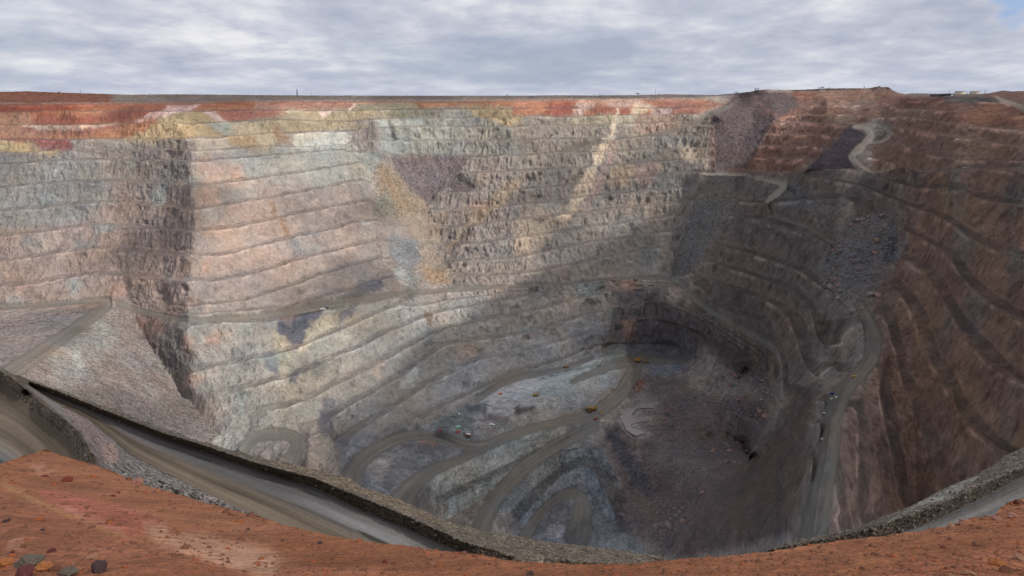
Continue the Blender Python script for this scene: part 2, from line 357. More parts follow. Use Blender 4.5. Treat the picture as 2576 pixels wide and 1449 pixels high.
# haul roads inside the pit: centre line with half width
ROADS = {
 'mid': [(300,766,8),(350,782,8),(400,795,8),(470,806,7),(560,805,7),(644,800,8),(756,782,10),(894,756,8),(1019,737,6),(1119,729,5),(1288,722,5),(1438,714,4.5),(1550,702,5),(1640,702,6),(1700,706,8),(1763,768,8),(1838,814,9),(1932,868,12)],
 'upper_ramp': [(1150,392,2),(1288,401,3.5),(1350,396,4),(1400,387,4),(1488,367,4.5),(1600,349,5),(1688,331,5.5),(1738,314,6),(1788,291,5),(1842,264,4)],
 'switchback': [(-90,780,6),(0,774,6.5),(120,767,6),(210,759,7),(260,758,11),(268,768,14),(235,793,15),(180,832,16),(100,887,20),(10,950,25),(-60,1000,30)],
 'serpent_a': [(2150,318,6),(2175,322,8),(2192,340,11),(2172,366,11),(2145,392,9),(2155,410,8),(2190,431,3)],
 'serpent_a2': [(2150,316,4),(2205,318,7),(2236,338,8),(2215,356,6),(2190,362,5)],
 'serpent_b': [(1763,438,5),(1850,440,5),(1880,443,5),(1905,455,6),(1955,462,9),(1972,470,8),(1955,488,9),(1930,508,6),(1932,522,5),(1960,548,6),(2032,575,7),(2107,620,9)],
 'serpent_b2': [(1905,447,3),(1945,444,4),(1972,450,5),(1974,468,6)],
 'traverse': [(1960,440,3),(2024,437,2.5),(2182,435,2.2),(2370,431,2.5),(2430,424,4),(2500,425,3),(2590,419,3)],
 'rim_right': [(2505,244,3),(2522,253,6),(2545,263,8),(2576,275,10),(2660,310,14)],
 'platform': [(2163,770,14),(2185,815,18),(2198,860,23),(2190,905,22),(2160,945,20),(2120,985,24),(2095,1050,27),(2085,1130,28),(2065,1240,32),(2045,1345,36)],
 's_curve': [(1612,900,16),(1598,925,18),(1588,950,20),(1560,990,19),(1500,1038,18),(1430,1056,12),(1330,1077,11),(1260,1105,13),(1212,1124,13),(1160,1118,13),(1100,1097,13),(1020,1099,14),(950,1130,16),(905,1165,22),(885,1210,30),(870,1260,35)],
 'fork': [(1490,1052,12),(1420,1060,10),(1330,1084,9),(1240,1118,11),(1150,1158,12),(1075,1190,18),(1010,1255,30)],
 'down': [(1495,1072,14),(1420,1110,17),(1340,1161,18),(1275,1221,20),(1230,1284,23),(1205,1345,27),(1195,1400,28)],
 'bottom': [(1320,1350,16),(1360,1290,13),(1405,1252,13),(1445,1242,14),(1466,1275,22),(1455,1350,34)],
 'hairpin': [(600,1150,16),(628,1112,15),(670,1092,15),(725,1093,16),(752,1115,18),(738,1150,20),(725,1200,24)],
 'north_floor': [(1720,905,8),(1600,905,14),(1500,935,10),(1440,960,7)],
 'toe_path': [(1495,872,4),(1413,905,5),(1288,940,6),(1194,985,5),(1110,1022,5),(1060,1050,5)],
 'bench_path': [(1490,900,6),(1413,928,7),(1288,955,8),(1200,1005,8)],
}
warp1 = 9*fbm(GU/55, GV/40, 0*GU, 3); warp2 = 7*fbm(GU/50+40, GV/40, 0*GU+3, 3)
w1s = 3*fbm(GU/18, GV/18, 0*GU+9, 2); w2s = 3*fbm(GU/18+40, GV/18, 0*GU+13, 2)
roadm = np.zeros((GH, GW)); roads_s = np.zeros((GH, GW)); roada = np.zeros((GH, GW))
for k, pts in ROADS.items():
    d, s, a = pathfield(curve(pts, 5), GU+w1s*1.1, GV+w2s*.7)
    m = 1-sstep(.82, 1.12, d)
    roads_s = np.where(m > roadm, s, roads_s); roada = np.where(m > roadm, a, roada)
    roadm = np.maximum(roadm, m)

# dumps, rubble and flats: no benches there
DUMPS = {   # loose waste slopes
 'left_cone': [(300,772),(335,800),(400,900),(440,965),(500,1040),(548,1088),(530,1130),(500,1300),(-90,1300),(-90,790),(150,782),(240,772)],
 'yellow_fan': [(930,385),(960,395),(1090,520),(1080,545),(940,545),(945,500),(925,450)],
 'grey_fan': [(985,392),(1290,396),(1290,402),(1180,410),(1140,440),(1195,475),(1185,485),(1100,488),(1085,520),(1040,480),(985,425)],
 'dump_high': [(1890,231),(1990,236),(2005,262),(1990,292),(1935,310),(1880,425),(1800,432),(1793,292),(1790,292)],
 'dump_low': [(1765,444),(1878,448),(1858,480),(1845,540),(1800,600),(1735,695),(1680,698),(1700,640),(1730,560)],
 'cone_right': [(2140,315),(2185,340),(2135,395),(2150,420),(2180,432),(2024,434),(2060,400)],
 'rockfall': [(2165,540),(2275,530),(2272,640),(2245,700),(2205,770),(2145,790),(2115,765),(2066,745),(2062,690),(2095,625)],
 'floor_rubble': [(1800,915),(1900,900),(1960,960),(1930,1060),(1860,1060),(1790,1040),(1770,985)],
 'floor_dump': [(1520,1082),(1560,1075),(1620,1130),(1650,1200),(1640,1260),(1590,1230),(1560,1160)],
 'fines': [(1020,600),(1100,640),(1150,690),(1140,722),(1020,733),(1010,690),(985,650),(990,600)],
}
FLATS = {
 'floor_a': [(1060,1076),(1180,1024),(1290,962),(1420,929),(1500,897),(1600,872),(1690,878),(1725,905),(1700,930),(1640,930),(1620,960),(1560,935),(1440,980),(1330,1034),(1230,1062),(1180,1082),(1100,1088)],
 'floor_b': [(930,1150),(1000,1115),(1100,1112),(1200,1140),(1120,1180),(1060,1200),(1000,1260),(930,1220)],
 'floor_c': [(1540,1080),(1560,1020),(1620,960),(1700,960),(1790,1040),(1880,1090),(1900,1150),(1780,1250),(1700,1400),(1640,1400),(1560,1310),(1600,1270),(1640,1250),(1600,1160)],
 'steps': [(1060,1205),(1200,1150),(1340,1085),(1480,1060),(1540,1080),(1580,1200),(1640,1400),(1100,1400),(1090,1280)],
 'rubble_slope': [(1150,1085),(1330,1034),(1440,980),(1540,935),(1600,960),(1540,1020),(1430,1050),(1330,1070),(1260,1098),(1200,1110)],
}
dumpm = np.zeros((GH, GW)); flatm = np.zeros((GH, GW))
for k, p in DUMPS.items(): dumpm = np.maximum(dumpm, polymask(p, 3, GU+w1s, GV+w2s))
for k, p in FLATS.items(): flatm = np.maximum(flatm, polymask(p, 5, GU+w1s, GV+w2s))
bundm = np.clip(1-sstep(-1, 1, GV-np.interp(GU, [-90,0,460,644,1288,1750,1880], [258,258,259,252,250,246,236])), 0, 1)*(GU < 1890)
benchm = (1-roadm)*(1-dumpm)*(1-flatm)*(1-bundm)
ghostm = polymask([(905,395),(990,420),(1060,520),(1110,600),(1110,730),(1000,735),(990,640),(960,560)], 14)
benchm *= 1-.75*ghostm
benchm *= 1-.72*polymask([(1690,1420),(1780,1240),(1870,1110),(1960,985),(2050,1000),(2040,1150),(2010,1420)], 20)

RX, RZ = ray(GU, GV)
Z0 = Yf*RZ
Bu = np.gradient(Bf, axis=1)/GS; Bv = np.gradient(Bf, axis=0)/GS
Zu = np.gradient(Z0, axis=1)/GS; Zv = np.gradient(Z0, axis=0)/GS
hl = -(Zu*Bu+Zv*Bv)/(Bu**2+Bv**2+1e-6)
hl = blur(np.clip(hl, 0, 46), 14)
XM = RX*Yf
Xu = np.gradient(XM, axis=1)/GS; Xv = np.gradient(XM, axis=0)/GS
Yu = np.gradient(Yf, axis=1)/GS; Yv = np.gradient(Yf, axis=0)/GS
det = Xu*Yv-Xv*Yu; det = np.where(np.abs(det) < 1e-3, 1e-3, det)
gxb = (Bu*Yv-Bv*Yu)/det; gyb = (-Bu*Xv+Bv*Xu)/det
Db = 1/np.clip(np.hypot(gxb, gyb), 1/160, 1/8)
Db = blur(Db, 10)
frac = np.clip((13-1*sstep(1780, 1950, GU))/Db, .10, .5)
frac = blur(frac, 6)

# ------------------------------------------------------------------ colours (surface colour, with some shade painted in)
col = np.zeros((GH, GW, 3)); col[:] = srgb((158, 146, 136))
def soften(c, k=None):  # mutes the far zone colours, part of it in place of haze
    if k is None: k = (.58 if c[1] > 125 else .85) if (c[0]-c[2] > 62) else .92
    c = srgb(c); l = float(c @ np.array([.3, .55, .15])); return l+(c-l)*k
def zone(poly, c, feather=8, op=1.0, warp=1.0, k=1.0):
    fe = feather*1.5 if (warp > .31 or warp < .3) else feather
    m = polymask(poly, fe, GU+warp1*warp*1.3+w1s*min(warp*1.5, 2)*1.5, GV+warp2*warp*1.1+w2s*min(warp*1.5, 2))*op
    col[:] = col*(1-m[..., None]) + (soften(c)*k)[None, None]*m[..., None]
# broad tones
zone([(-90,380),(480,380),(480,800),(-90,800)], (160,140,128), 30)
zone([(-90,395),(240,395),(300,520),(200,560),(-90,600)], (146,141,134), 14)
zone([(240,300),(480,300),(500,480),(350,500),(240,450)], (142,134,124), 20, .6)
zone([(500,400),(900,380),(940,560),(900,640),(640,740),(500,760)], (170,151,139), 20)
zone([(560,370),(900,360),(945,440),(930,500),(780,470),(600,470)], (166,166,156), 14, .8)
zone([(490,430),(620,430),(640,520),(490,560)], (182,156,140), 14, .7)
zone([(640,540),(760,520),(720,640),(560,690),(520,600)], (186,160,142), 14, .7)
zone([(700,480),(930,470),(930,540),(800,580),(690,570)], (146,134,126), 12, .7)
zone([(940,640),(1290,560),(1290,730),(940,730)], (150,138,127), 20, .6)
zone([(980,270),(1300,270),(1300,400),(960,400)], (156,150,138), 16)
zone([(960,300),(1160,300),(1100,390),(960,390)], (170,170,160), 12, .7)
zone([(1290,300),(1780,300),(1760,440),(1290,440)], (156,144,130), 14)
zone([(1290,430),(1760,430),(1700,700),(1290,700)], (152,142,131), 16)
zone([(1560,350),(1760,350),(1740,520),(1600,540)], (146,137,126), 20, .7)
zone([(480,800),(1100,745),(1290,740),(1290,930),(900,1100),(560,1080),(470,960)], (160,153,143), 14)
zone([(660,860),(900,780),(1000,770),(900,900),(800,1080),(660,1080)], (172,164,148), 14, .7)
zone([(690,960),(860,960),(820,1090),(700,1080)], (172,163,146), 14, .6)
zone([(1290,740),(1600,720),(1560,860),(1290,960)], (162,152,142), 14)
zone([(1150,900),(1520,820),(1500,900),(1290,960),(1050,1050)], (164,160,155), 12)
# oxidised cap, left
zone([(-90,262),(640,254),(640,300),(480,320),(400,352),(-90,352)], (176,120,84), 4, 1, .3)
zone([(-90,262),(300,262),(640,256),(640,268),(300,276),(-90,285)], (160,84,60), 4, .6, .3)
zone([(-90,262),(210,262),(130,300),(-90,292)], (150,78,60), 6, .8, .8)
zone([(290,285),(420,272),(470,275),(350,305),(290,312),(180,312)], (150,84,74), 6, .75, .9)
zone([(80,300),(240,300),(230,322),(100,325)], (160,92,78), 5, .8, .6)
zone([(-90,290),(70,290),(110,350),(-90,350)], (180,126,84), 7, .8)
zone([(20,316),(190,330),(310,314),(300,330),(200,345),(60,340)], (164,112,98), 4, .9, .6)
zone([(-90,352),(170,352),(180,378),(60,372),(-90,355)], (152,92,84), 5, 1, .8)
zone([(-90,356),(60,368),(110,384),(150,376),(140,396),(-90,385)], (196,160,84), 5, 1, .8)
zone([(310,352),(390,330),(470,300),(560,330),(580,350),(470,352),(400,366),(230,362)], (196,160,92), 5, 1, .6)
zone([(400,285),(500,285),(560,312),(440,330),(390,318)], (204,170,92), 5, .9, .5)
zone([(420,268),(500,266),(480,282),(400,300),(340,310),(400,285)], (222,186,176), 3, .85, .4)
zone([(500,282),(540,282),(570,309),(552,309)], (226,200,190), 3, .9, .4)
zone([(40,318),(130,330),(240,326),(300,318),(290,324),(200,337),(110,338),(55,328)], (212,186,160), 2.2, .75, .5)
zone([(545,280),(640,275),(640,300),(570,305)], (176,112,98), 4, .9, .4)
zone([(500,312),(640,308),(700,330),(690,380),(640,385),(560,340)], (200,172,118), 6, .9)
zone([(520,312),(580,318),(590,345),(560,340)], (172,176,160), 4, .8)
zone([(490,345),(600,345),(660,382),(500,395)], (196,180,160), 8, .8)
zone([(560,345),(640,350),(640,385),(610,383)], (204,160,84), 4, .8)
# cap, middle
zone([(640,255),(1290,254),(1290,266),(640,266)], (172,106,78), 3, .7, .2)
zone([(640,262),(900,262),(900,275),(760,278),(640,275)], (184,118,88), 5, .6, .5)
zone([(640,276),(760,278),(720,300),(640,304)], (184,120,100), 4, .9, .4)
zone([(735,276),(770,277),(730,295),(722,290)], (228,204,182), 2, .8, .4)
zone([(900,262),(1140,258),(1100,298),(1000,300),(880,290)], (160,150,122), 6, .85)
zone([(750,282),(930,278),(950,300),(850,310),(930,322),(860,330),(730,335),(660,330),(640,306)], (188,160,104), 6, .95)
zone([(800,282),(815,280),(870,284),(885,266),(895,262),(878,286),(830,290),(818,300),(806,298)], (232,204,184), 1.6, .85, .3)
zone([(690,318),(735,365),(695,368),(690,340)], (156,120,84), 5, .7, .7)
zone([(735,345),(840,330),(880,345),(880,372),(740,375)], (198,194,180), 5, .9)
zone([(950,310),(1060,312),(1050,322),(955,322)], (190,192,180), 3, .8, .4)
zone([(1040,258),(1290,256),(1290,272),(1060,272)], (178,120,84), 4, .9, .5)
zone([(1060,272),(1160,272),(1110,296),(1060,298)], (140,136,126), 5, .8)
zone([(1160,265),(1340,280),(1310,312),(1270,320),(1200,296)], (196,160,88), 6, .95)
zone([(1290,254),(1760,250),(1830,262),(1740,290),(1290,293)], (186,124,92), 4, 1, .4)
zone([(1380,258),(1450,258),(1430,292),(1400,300),(1370,280)], (158,86,72), 6, .7, 1.)
zone([(1400,272),(1450,272),(1440,290),(1420,290)], (146,74,66), 5, .6, .9)
zone([(1460,256),(1500,258),(1470,292),(1440,292)], (212,184,168), 5, .7, .9)
zone([(1500,276),(1590,270),(1590,290),(1500,292)], (156,86,72), 5, .7, .8)
zone([(1500,255),(1600,252),(1640,272),(1540,272)], (206,170,142), 6, .7, .9)
zone([(1600,262),(1660,272),(1600,292),(1585,288)], (228,194,140), 3, .9, .5)
zone([(1660,255),(1760,255),(1760,290),(1680,290)], (170,112,96), 5, .8, .6)
zone([(1640,275),(1690,275),(1680,295),(1640,294)], (180,164,160), 4, .8, .5)
zone([(1440,295),(1620,294),(1600,320),(1440,314)], (190,170,122), 6, .8)
zone([(1600,292),(1700,292),(1720,330),(1620,345),(1590,320)], (176,146,126), 7, .8)
# pale dykes down the centre wall
zone([(1552,276),(1545,300),(1530,345),(1512,365),(1485,420),(1455,470),(1430,520),(1380,580),(1400,590),(1455,530),(1490,470),(1520,400),(1545,345),(1552,300),(1560,276)], (222,198,168), 2.6, .85, .45)
zone([(1540,362),(1520,420),(1500,455),(1480,495),(1460,530),(1480,530),(1500,500),(1520,460),(1545,400),(1552,362)], (196,152,132), 2.6, .85, .45)
zone([(1512,348),(1545,346),(1548,358),(1510,366)], (232,220,196), 2, .9, .3)
zone([(1540,430),(1600,420),(1590,470),(1520,475)], (192,168,138), 5, .6)
zone([(1310,540),(1440,520),(1420,590),(1300,640),(1290,600)], (194,172,148), 9, .6)
zone([(1700,365),(1760,370),(1790,400),(1785,430),(1740,430),(1720,400)], (206,188,164), 4, .75, .6)
zone([(1755,400),(1783,396),(1787,420),(1762,428)], (204,186,164), 2, .8, .3)
# orange stains in the centre
zone([(930,390),(950,395),(1090,525),(1075,545),(960,545),(960,500)], (160,132,92), 8, .85, 1)
zone([(945,400),(955,400),(1010,500),(1040,540),(1020,540),(960,440)], (164,128,90), 5, .55, .8)
zone([(945,505),(975,470),(1000,545),(940,545)], (142,138,122), 4, .8, .5)
zone([(985,392),(1290,396),(1290,400),(1180,410),(1140,440),(1195,475),(1180,486),(1095,488),(1085,520),(1040,480),(990,425)], (128,114,112), 4, 1, .4)
zone([(1255,475),(1330,440),(1290,500),(1200,580),(1130,650),(1110,640),(1180,560)], (176,142,96), 6, .75)
zone([(1010,545),(1130,545),(1100,640),(1150,700),(1090,715),(1060,660),(1040,600)], (172,142,104), 8, .75)
zone([(1060,665),(1110,680),(1130,715),(1080,710)], (186,140,78), 4, .7)
zone([(980,590),(1040,600),(1060,650),(1030,700),(990,660),(965,610)], (132,132,132), 6, .85)
zone([(990,680),(1010,672),(1040,725),(1015,728)], (184,184,176), 4, .7)
zone([(1130,640),(1160,600),(1200,560),(1190,590),(1140,652)], (104,98,96), 3, .7, .5)
zone([(975,310),(990,318),(1000,360),(985,360)], (60,58,56), 2, .7, .4)
zone([(1150,430),(1220,437),(1215,475),(1180,475)], (92,90,88), 6, .7)
zone([(680,520),(692,520),(725,595),(712,597)], (156,116,76), 3, .6, .7)
# dark corner of the buttress, shade of its left-facing side painted in
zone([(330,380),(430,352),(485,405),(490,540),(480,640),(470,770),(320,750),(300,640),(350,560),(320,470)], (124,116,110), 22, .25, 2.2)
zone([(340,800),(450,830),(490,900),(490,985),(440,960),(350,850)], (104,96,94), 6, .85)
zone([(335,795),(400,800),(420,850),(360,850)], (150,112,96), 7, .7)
# dark blue and cream bands in the lower wall
zone([(700,800),(790,785),(815,790),(780,850),(750,870),(700,860)], (98,98,108), 3, .9, .8)
zone([(840,800),(890,780),(900,790),(840,826),(828,815)], (112,110,116), 3, .85, .6)
zone([(890,730),(965,705),(960,730),(930,742),(880,756),(876,750)], (108,106,110), 3, .85, .6)
zone([(660,890),(745,880),(730,930),(690,940),(665,930)], (100,100,110), 4, .85)
zone([(725,940),(760,930),(745,970),(725,965)], (110,110,118), 3, .8)
zone([(805,1035),(850,1030),(840,1090),(815,1110),(800,1080)], (106,104,112), 4, .85)
zone([(815,1010),(845,1008),(845,1030),(815,1035)], (108,106,114), 3, .7)
zone([(690,840),(720,860),(740,900),(720,960),(700,950)], (196,184,156), 5, .7)
zone([(780,820),(850,800),(840,840),(790,870),(750,900)], (208,190,158), 5, .7)
zone([(860,870),(1000,850),(960,900),(860,960),(840,930)], (178,168,154), 8, .6)
zone([(1040,930),(1060,935),(1040,975),(1000,980)], (198,196,186), 4, .8)
zone([(1068,785),(1084,790),(1088,820),(1076,830),(1068,810)], (108,86,66), 3, .7, .5)
# lower roads country
zone([(850,1100),(1050,1070),(1200,1080),(1250,1120),(1070,1200),(1000,1300),(850,1250)], (146,146,146), 12)
zone([(930,1150),(990,1150),(960,1215),(930,1210)], (182,176,172), 6, .8)
zone([(1010,1120),(1100,1115),(1130,1140),(1060,1145)], (124,118,118), 5, .8)
zone([(1055,1107),(1095,1107),(1100,1118),(1060,1115)], (176,118,86), 4, .7)
zone([(560,1080),(620,1075),(590,1150),(540,1120)], (186,180,168), 4, .8)
zone([(790,1090),(830,1110),(860,1190),(800,1200),(770,1180)], (166,152,138), 8)
zone([(1060,1080),(1290,960),(1500,900),(1560,900),(1520,980),(1300,1045),(1180,1080)], (180,180,180), 8)
zone([(1200,1000),(1500,900),(1540,920),(1330,990),(1230,1020)], (206,204,202), 10, .8)
zone([(1330,990),(1450,930),(1560,930),(1450,975),(1380,1000)], (180,190,182), 8, .8)
zone([(1075,1060),(1180,1020),(1200,1080),(1100,1085)], (118,124,118), 8, .8)
zone([(1165,1020),(1230,1010),(1225,1040),(1180,1042)], (92,96,104), 5, .8)
zone([(1230,1040),(1290,1045),(1270,1065),(1200,1060)], (122,106,104), 6, .8)
zone([(1292,1020),(1345,1020),(1345,1040),(1300,1045)], (80,74,74), 4, .85)  # dark of a hole painted on; no hollow is modelled
zone([(1340,1010),(1420,985),(1480,950),(1540,945),(1440,1020),(1360,1060)], (186,182,174), 8, .7)
zone([(1230,1120),(1400,1065),(1500,1075),(1300,1190),(1100,1270),(1060,1220)], (148,150,146), 10, .8)
zone([(1420,1120),(1520,1120),(1560,1200),(1600,1390),(1300,1400),(1280,1240)], (124,124,126), 14, .9)
zone([(1440,1265),(1480,1230),(1530,1300),(1560,1390),(1490,1390)], (150,150,150), 8, .8)
zone([(1515,1320),(1580,1340),(1640,1400),(1540,1400)], (148,150,146), 7, .9)
zone([(1385,1320),(1420,1328),(1400,1350),(1370,1350)], (176,170,172), 5, .8)
zone([(1520,1075),(1700,1000),(1950,1000),(1900,1180),(1700,1400),(1560,1330)], (124,110,106), 12, 1)
zone([(1520,1080),(1550,1078),(1650,1230),(1640,1260),(1580,1200)], (86,88,94), 7, .9)
zone([(1640,1100),(1760,1120),(1800,1200),(1700,1210),(1640,1160)], (134,126,118), 12, .7)
zone([(1640,1200),(1700,1180),(1690,1250),(1650,1260)], (100,92,90), 12, .6)
zone([(1610,940),(1700,950),(1760,1000),(1700,1080),(1640,1000)], (110,98,94), 10, .8)
zone([(1598,955),(1620,960),(1618,985),(1600,990)], (140,86,68), 5, .8)
zone([(1620,920),(1710,905),(1728,935),(1640,945)], (124,130,142), 8, .8)
zone([(1630,1000),(1680,990),(1680,1010),(1625,1020)], (132,126,120), 5, .8)
zone([(1552,1050),(1590,1015),(1650,1008),(1665,1050),(1650,1100),(1590,1098)], (142,128,122), 10, .8)
zone([(1556,1055),(1562,1036),(1592,1018),(1648,1012),(1640,1028),(1612,1032),(1606,1046),(1642,1048),(1640,1062),(1606,1066),(1606,1078),(1645,1092),(1630,1102),(1590,1098),(1566,1080)], (176,164,158), 4, .8, .4)
zone([(1000,1260),(1055,1200),(1200,1150),(1420,1071),(1500,1070),(1360,1150),(1250,1229),(1120,1308)], (116,112,104), 7, .7, .5)
zone([(1055,1200),(1105,1187),(1195,1150),(1275,1107),(1340,1090),(1420,1071),(1425,1100),(1355,1125),(1285,1165),(1195,1205),(1105,1245)], (160,160,152), 4, .75, .5)
zone([(1125,1257),(1205,1220),(1295,1175),(1355,1137),(1358,1153),(1318,1180),(1250,1229),(1185,1272),(1120,1308)], (154,156,150), 4, .75, .5)
zone([(1235,1290),(1295,1218),(1355,1173),(1420,1131),(1475,1124),(1515,1137),(1555,1200),(1570,1270),(1537,1202),(1505,1157),(1465,1147),(1405,1177),(1350,1222),(1285,1289)], (126,128,126), 3, .9, .3)
zone([(1285,1289),(1350,1222),(1405,1177),(1465,1147),(1505,1157),(1537,1202),(1570,1270),(1548,1300),(1520,1236),(1493,1181),(1455,1171),(1408,1201),(1365,1245),(1305,1311)], (100,97,92), 4, .6, .5)
zone([(1305,1311),(1365,1245),(1408,1201),(1455,1171),(1493,1181),(1520,1236),(1548,1300),(1550,1340),(1515,1287),(1492,1241),(1465,1212),(1425,1223),(1385,1251),(1318,1330)], (130,134,136), 3, .9, .3)
zone([(1355,950),(1430,927),(1495,913),(1560,893),(1568,901),(1500,924),(1430,938),(1355,961)], (150,160,152), 3, .7, .4)
zone([(1330,1034),(1440,980),(1540,935),(1570,950),(1480,1020),(1330,1070),(1250,1095),(1230,1065)], (158,158,154), 6, .7, .6)
# the shaded end and the right wall
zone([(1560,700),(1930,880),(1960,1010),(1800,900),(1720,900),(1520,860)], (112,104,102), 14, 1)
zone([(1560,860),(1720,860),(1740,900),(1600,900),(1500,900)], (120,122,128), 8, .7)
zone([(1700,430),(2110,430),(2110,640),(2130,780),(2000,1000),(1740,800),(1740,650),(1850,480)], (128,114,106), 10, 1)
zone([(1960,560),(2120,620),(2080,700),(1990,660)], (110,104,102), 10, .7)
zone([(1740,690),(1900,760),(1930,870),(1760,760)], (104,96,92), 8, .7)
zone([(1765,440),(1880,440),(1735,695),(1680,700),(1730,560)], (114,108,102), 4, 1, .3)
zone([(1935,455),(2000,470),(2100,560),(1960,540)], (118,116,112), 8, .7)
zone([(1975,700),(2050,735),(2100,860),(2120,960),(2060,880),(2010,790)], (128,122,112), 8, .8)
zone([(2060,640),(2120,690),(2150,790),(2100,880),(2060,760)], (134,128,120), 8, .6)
zone([(1850,240),(1990,232),(2240,222),(2260,240),(2180,320),(2000,440),(1880,440),(1790,430),(1790,290)], (144,110,95), 8, 1, .6)
zone([(1860,232),(1990,234),(2010,262),(1940,310),(1880,425),(1800,432),(1790,292)], (112,96,94), 4, 1, .3)
zone([(1900,250),(1930,262),(1960,300),(1940,300)], (138,104,96), 3, .6)
zone([(2090,226),(2235,224),(2250,240),(2150,250),(2000,240)], (164,122,100), 5, .9, .5)
zone([(2000,232),(2060,232),(2040,245),(1990,242)], (146,84,62), 4, .8, .4)
zone([(2110,255),(2170,262),(2160,285),(2120,275)], (196,142,108), 4, .8, .5)
zone([(2150,250),(2215,245),(2170,268),(2175,262)], (172,134,96), 4, .9, .4)
zone([(2070,290),(2150,292),(2150,310),(2070,305)], (172,150,124), 4, .5)
zone([(2140,315),(2185,345),(2135,395),(2150,425),(2024,434)], (96,84,86), 4, 1, .3)
zone([(2180,236),(2660,226),(2660,1160),(2300,1300),(2200,1330),(2180,980),(2230,880),(2190,770),(2280,620),(2200,440),(2190,360),(2250,330),(2190,290)], (145,115,97), 6, 1, .4)
zone([(2220,240),(2370,240),(2400,262),(2300,275),(2200,268)], (130,92,80), 3, .9, .4)
zone([(2370,262),(2660,262),(2660,330),(2400,310),(2330,280)], (150,104,84), 8, .9)
zone([(2480,262),(2576,290),(2600,330),(2440,310)], (160,112,80), 10, .7)
zone([(2280,290),(2420,300),(2340,400),(2240,420)], (138,104,90), 10, .6)
zone([(2380,242),(2500,246),(2520,262),(2370,262)], (98,92,88), 3, .9, .3)
zone([(2290,234),(2480,236),(2480,244),(2290,244)], (128,112,104), 2, .9, .2)
zone([(2480,240),(2540,230),(2660,229),(2660,260),(2540,245),(2500,246)], (150,110,96), 3, .8, .3)
zone([(2200,440),(2330,440),(2300,560),(2270,640),(2240,560),(2150,560),(2120,480)], (120,106,100), 8, .9)
zone([(2250,470),(2290,470),(2280,540),(2240,560)], (142,130,120), 6, .7)
zone([(2130,560),(2275,540),(2262,650),(2235,700),(2180,775),(2130,740),(2085,720),(2080,660)], (124,118,114), 12, .9, 1.2)
for _y in range(1000, 1340, 62):
    zone([(2098-(_y-1000)*.13, _y), (2112-(_y-1000)*.13, _y+4), (2104-(_y-1000)*.13, _y+40), (2088-(_y-1000)*.13, _y+36)], (88,82,78), 4, .8, .8)
zone([(2230,600),(2265,590),(2255,660),(2225,655)], (84,88,96), 5, .8)
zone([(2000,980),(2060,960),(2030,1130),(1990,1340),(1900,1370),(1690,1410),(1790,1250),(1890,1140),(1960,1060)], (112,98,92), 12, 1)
zone([(1990,1150),(2050,1100),(2020,1300),(1960,1330)], (128,106,96), 14, .6)
zone([(2120,1010),(2200,960),(2260,1100),(2240,1340),(2090,1340),(2110,1180)], (134,108,96), 14, .8)
for i in range(60):    # ochre and grey patches scattered over the wall rock
    cu = rng.uniform(2200, 2600); cv = rng.uniform(440, 1200)
    a = rng.uniform(12, 42); b = rng.uniform(25, 90)
    c = [(154,122,98),(122,114,108),(128,100,88),(150,126,112),(158,128,96)][rng.randint(5)]
    zone([(cu-a, cv-b*.4), (cu, cv-b), (cu+a, cv-b*.3), (cu+a*.6, cv+b*.7), (cu, cv+b), (cu-a*.8, cv+b*.4)], c, 12, .55, 2)
for i in range(110):   # and over the far walls
    cu = rng.uniform(-40, 1740); cv = rng.uniform(400, 1040)
    if cv > 900 and (cu < 480 or cu > 1000): continue
    a = rng.uniform(8, 40); b = rng.uniform(8, 30)
    c = [(186,150,130),(128,134,130),(150,158,150),(192,168,150),(114,112,110),(170,164,154)][rng.randint(6)]
    zone([(cu-a, cv-b*.4), (cu, cv-b), (cu+a, cv-b*.8), (cu+a*.6, cv+b*.5), (cu, cv+b), (cu-a*.8, cv+b*.7)], c, 7, .6, 1.6)
# left cone and switchback country
zone([(300,772),(335,800),(400,900),(440,965),(500,1040),(548,1088),(530,1130),(500,1300),(-90,1300),(-90,790),(150,782),(240,772)], (142,130,122), 4, 1, .4)
zone([(120,900),(260,800),(300,850),(200,960),(120,980)], (170,166,156), 14, .6)
zone([(160,960),(210,970),(280,1070),(220,1060),(120,1000)], (162,154,140), 10, .5)
zone([(-90,790),(240,780),(180,850),(-90,960)], (150,138,132), 5, .9)
zone([(180,890),(205,880),(215,930),(195,935)], (188,188,180), 4, .6)
for i in range(26):   # streaks of spilt fines down the cone
    x0 = 60+i*15+rng.uniform(-6, 6); y0 = 965-i*7.5+rng.uniform(-10, 15)
    zone([(x0, y0), (x0+6, y0), (x0+60+i*5, y0+150), (x0+46+i*5, y0+155)], [(152,144,132),(136,118,112),(158,148,138)][i % 3], 5, .5, .5)
# bund and plateau
mb = bundm[..., None]
cb = np.where((GU < 283+12*np.sin(GV))[..., None], srgb((118,80,66)), srgb((120,108,100)))
col[:] = col*(1-mb)+cb*mb
zone([(450,240),(640,240),(760,240),(760,254),(450,257)], (138,122,110), 4, .5)
# berms carry dark loose spill
p = np.mod(-Bf, 1.0)
berm = sstep(1-frac*1.2, 1-frac*.9, p)*benchm*(GV > 250)
cberm = np.where(((GU > 1740) | (GV > 9999))[..., None], srgb((92,80,76)), srgb((122,112,105)))
bm = (berm*.0)[..., None]
col[:] = col*(1-bm)+(cberm*.5+col*.45)*bm
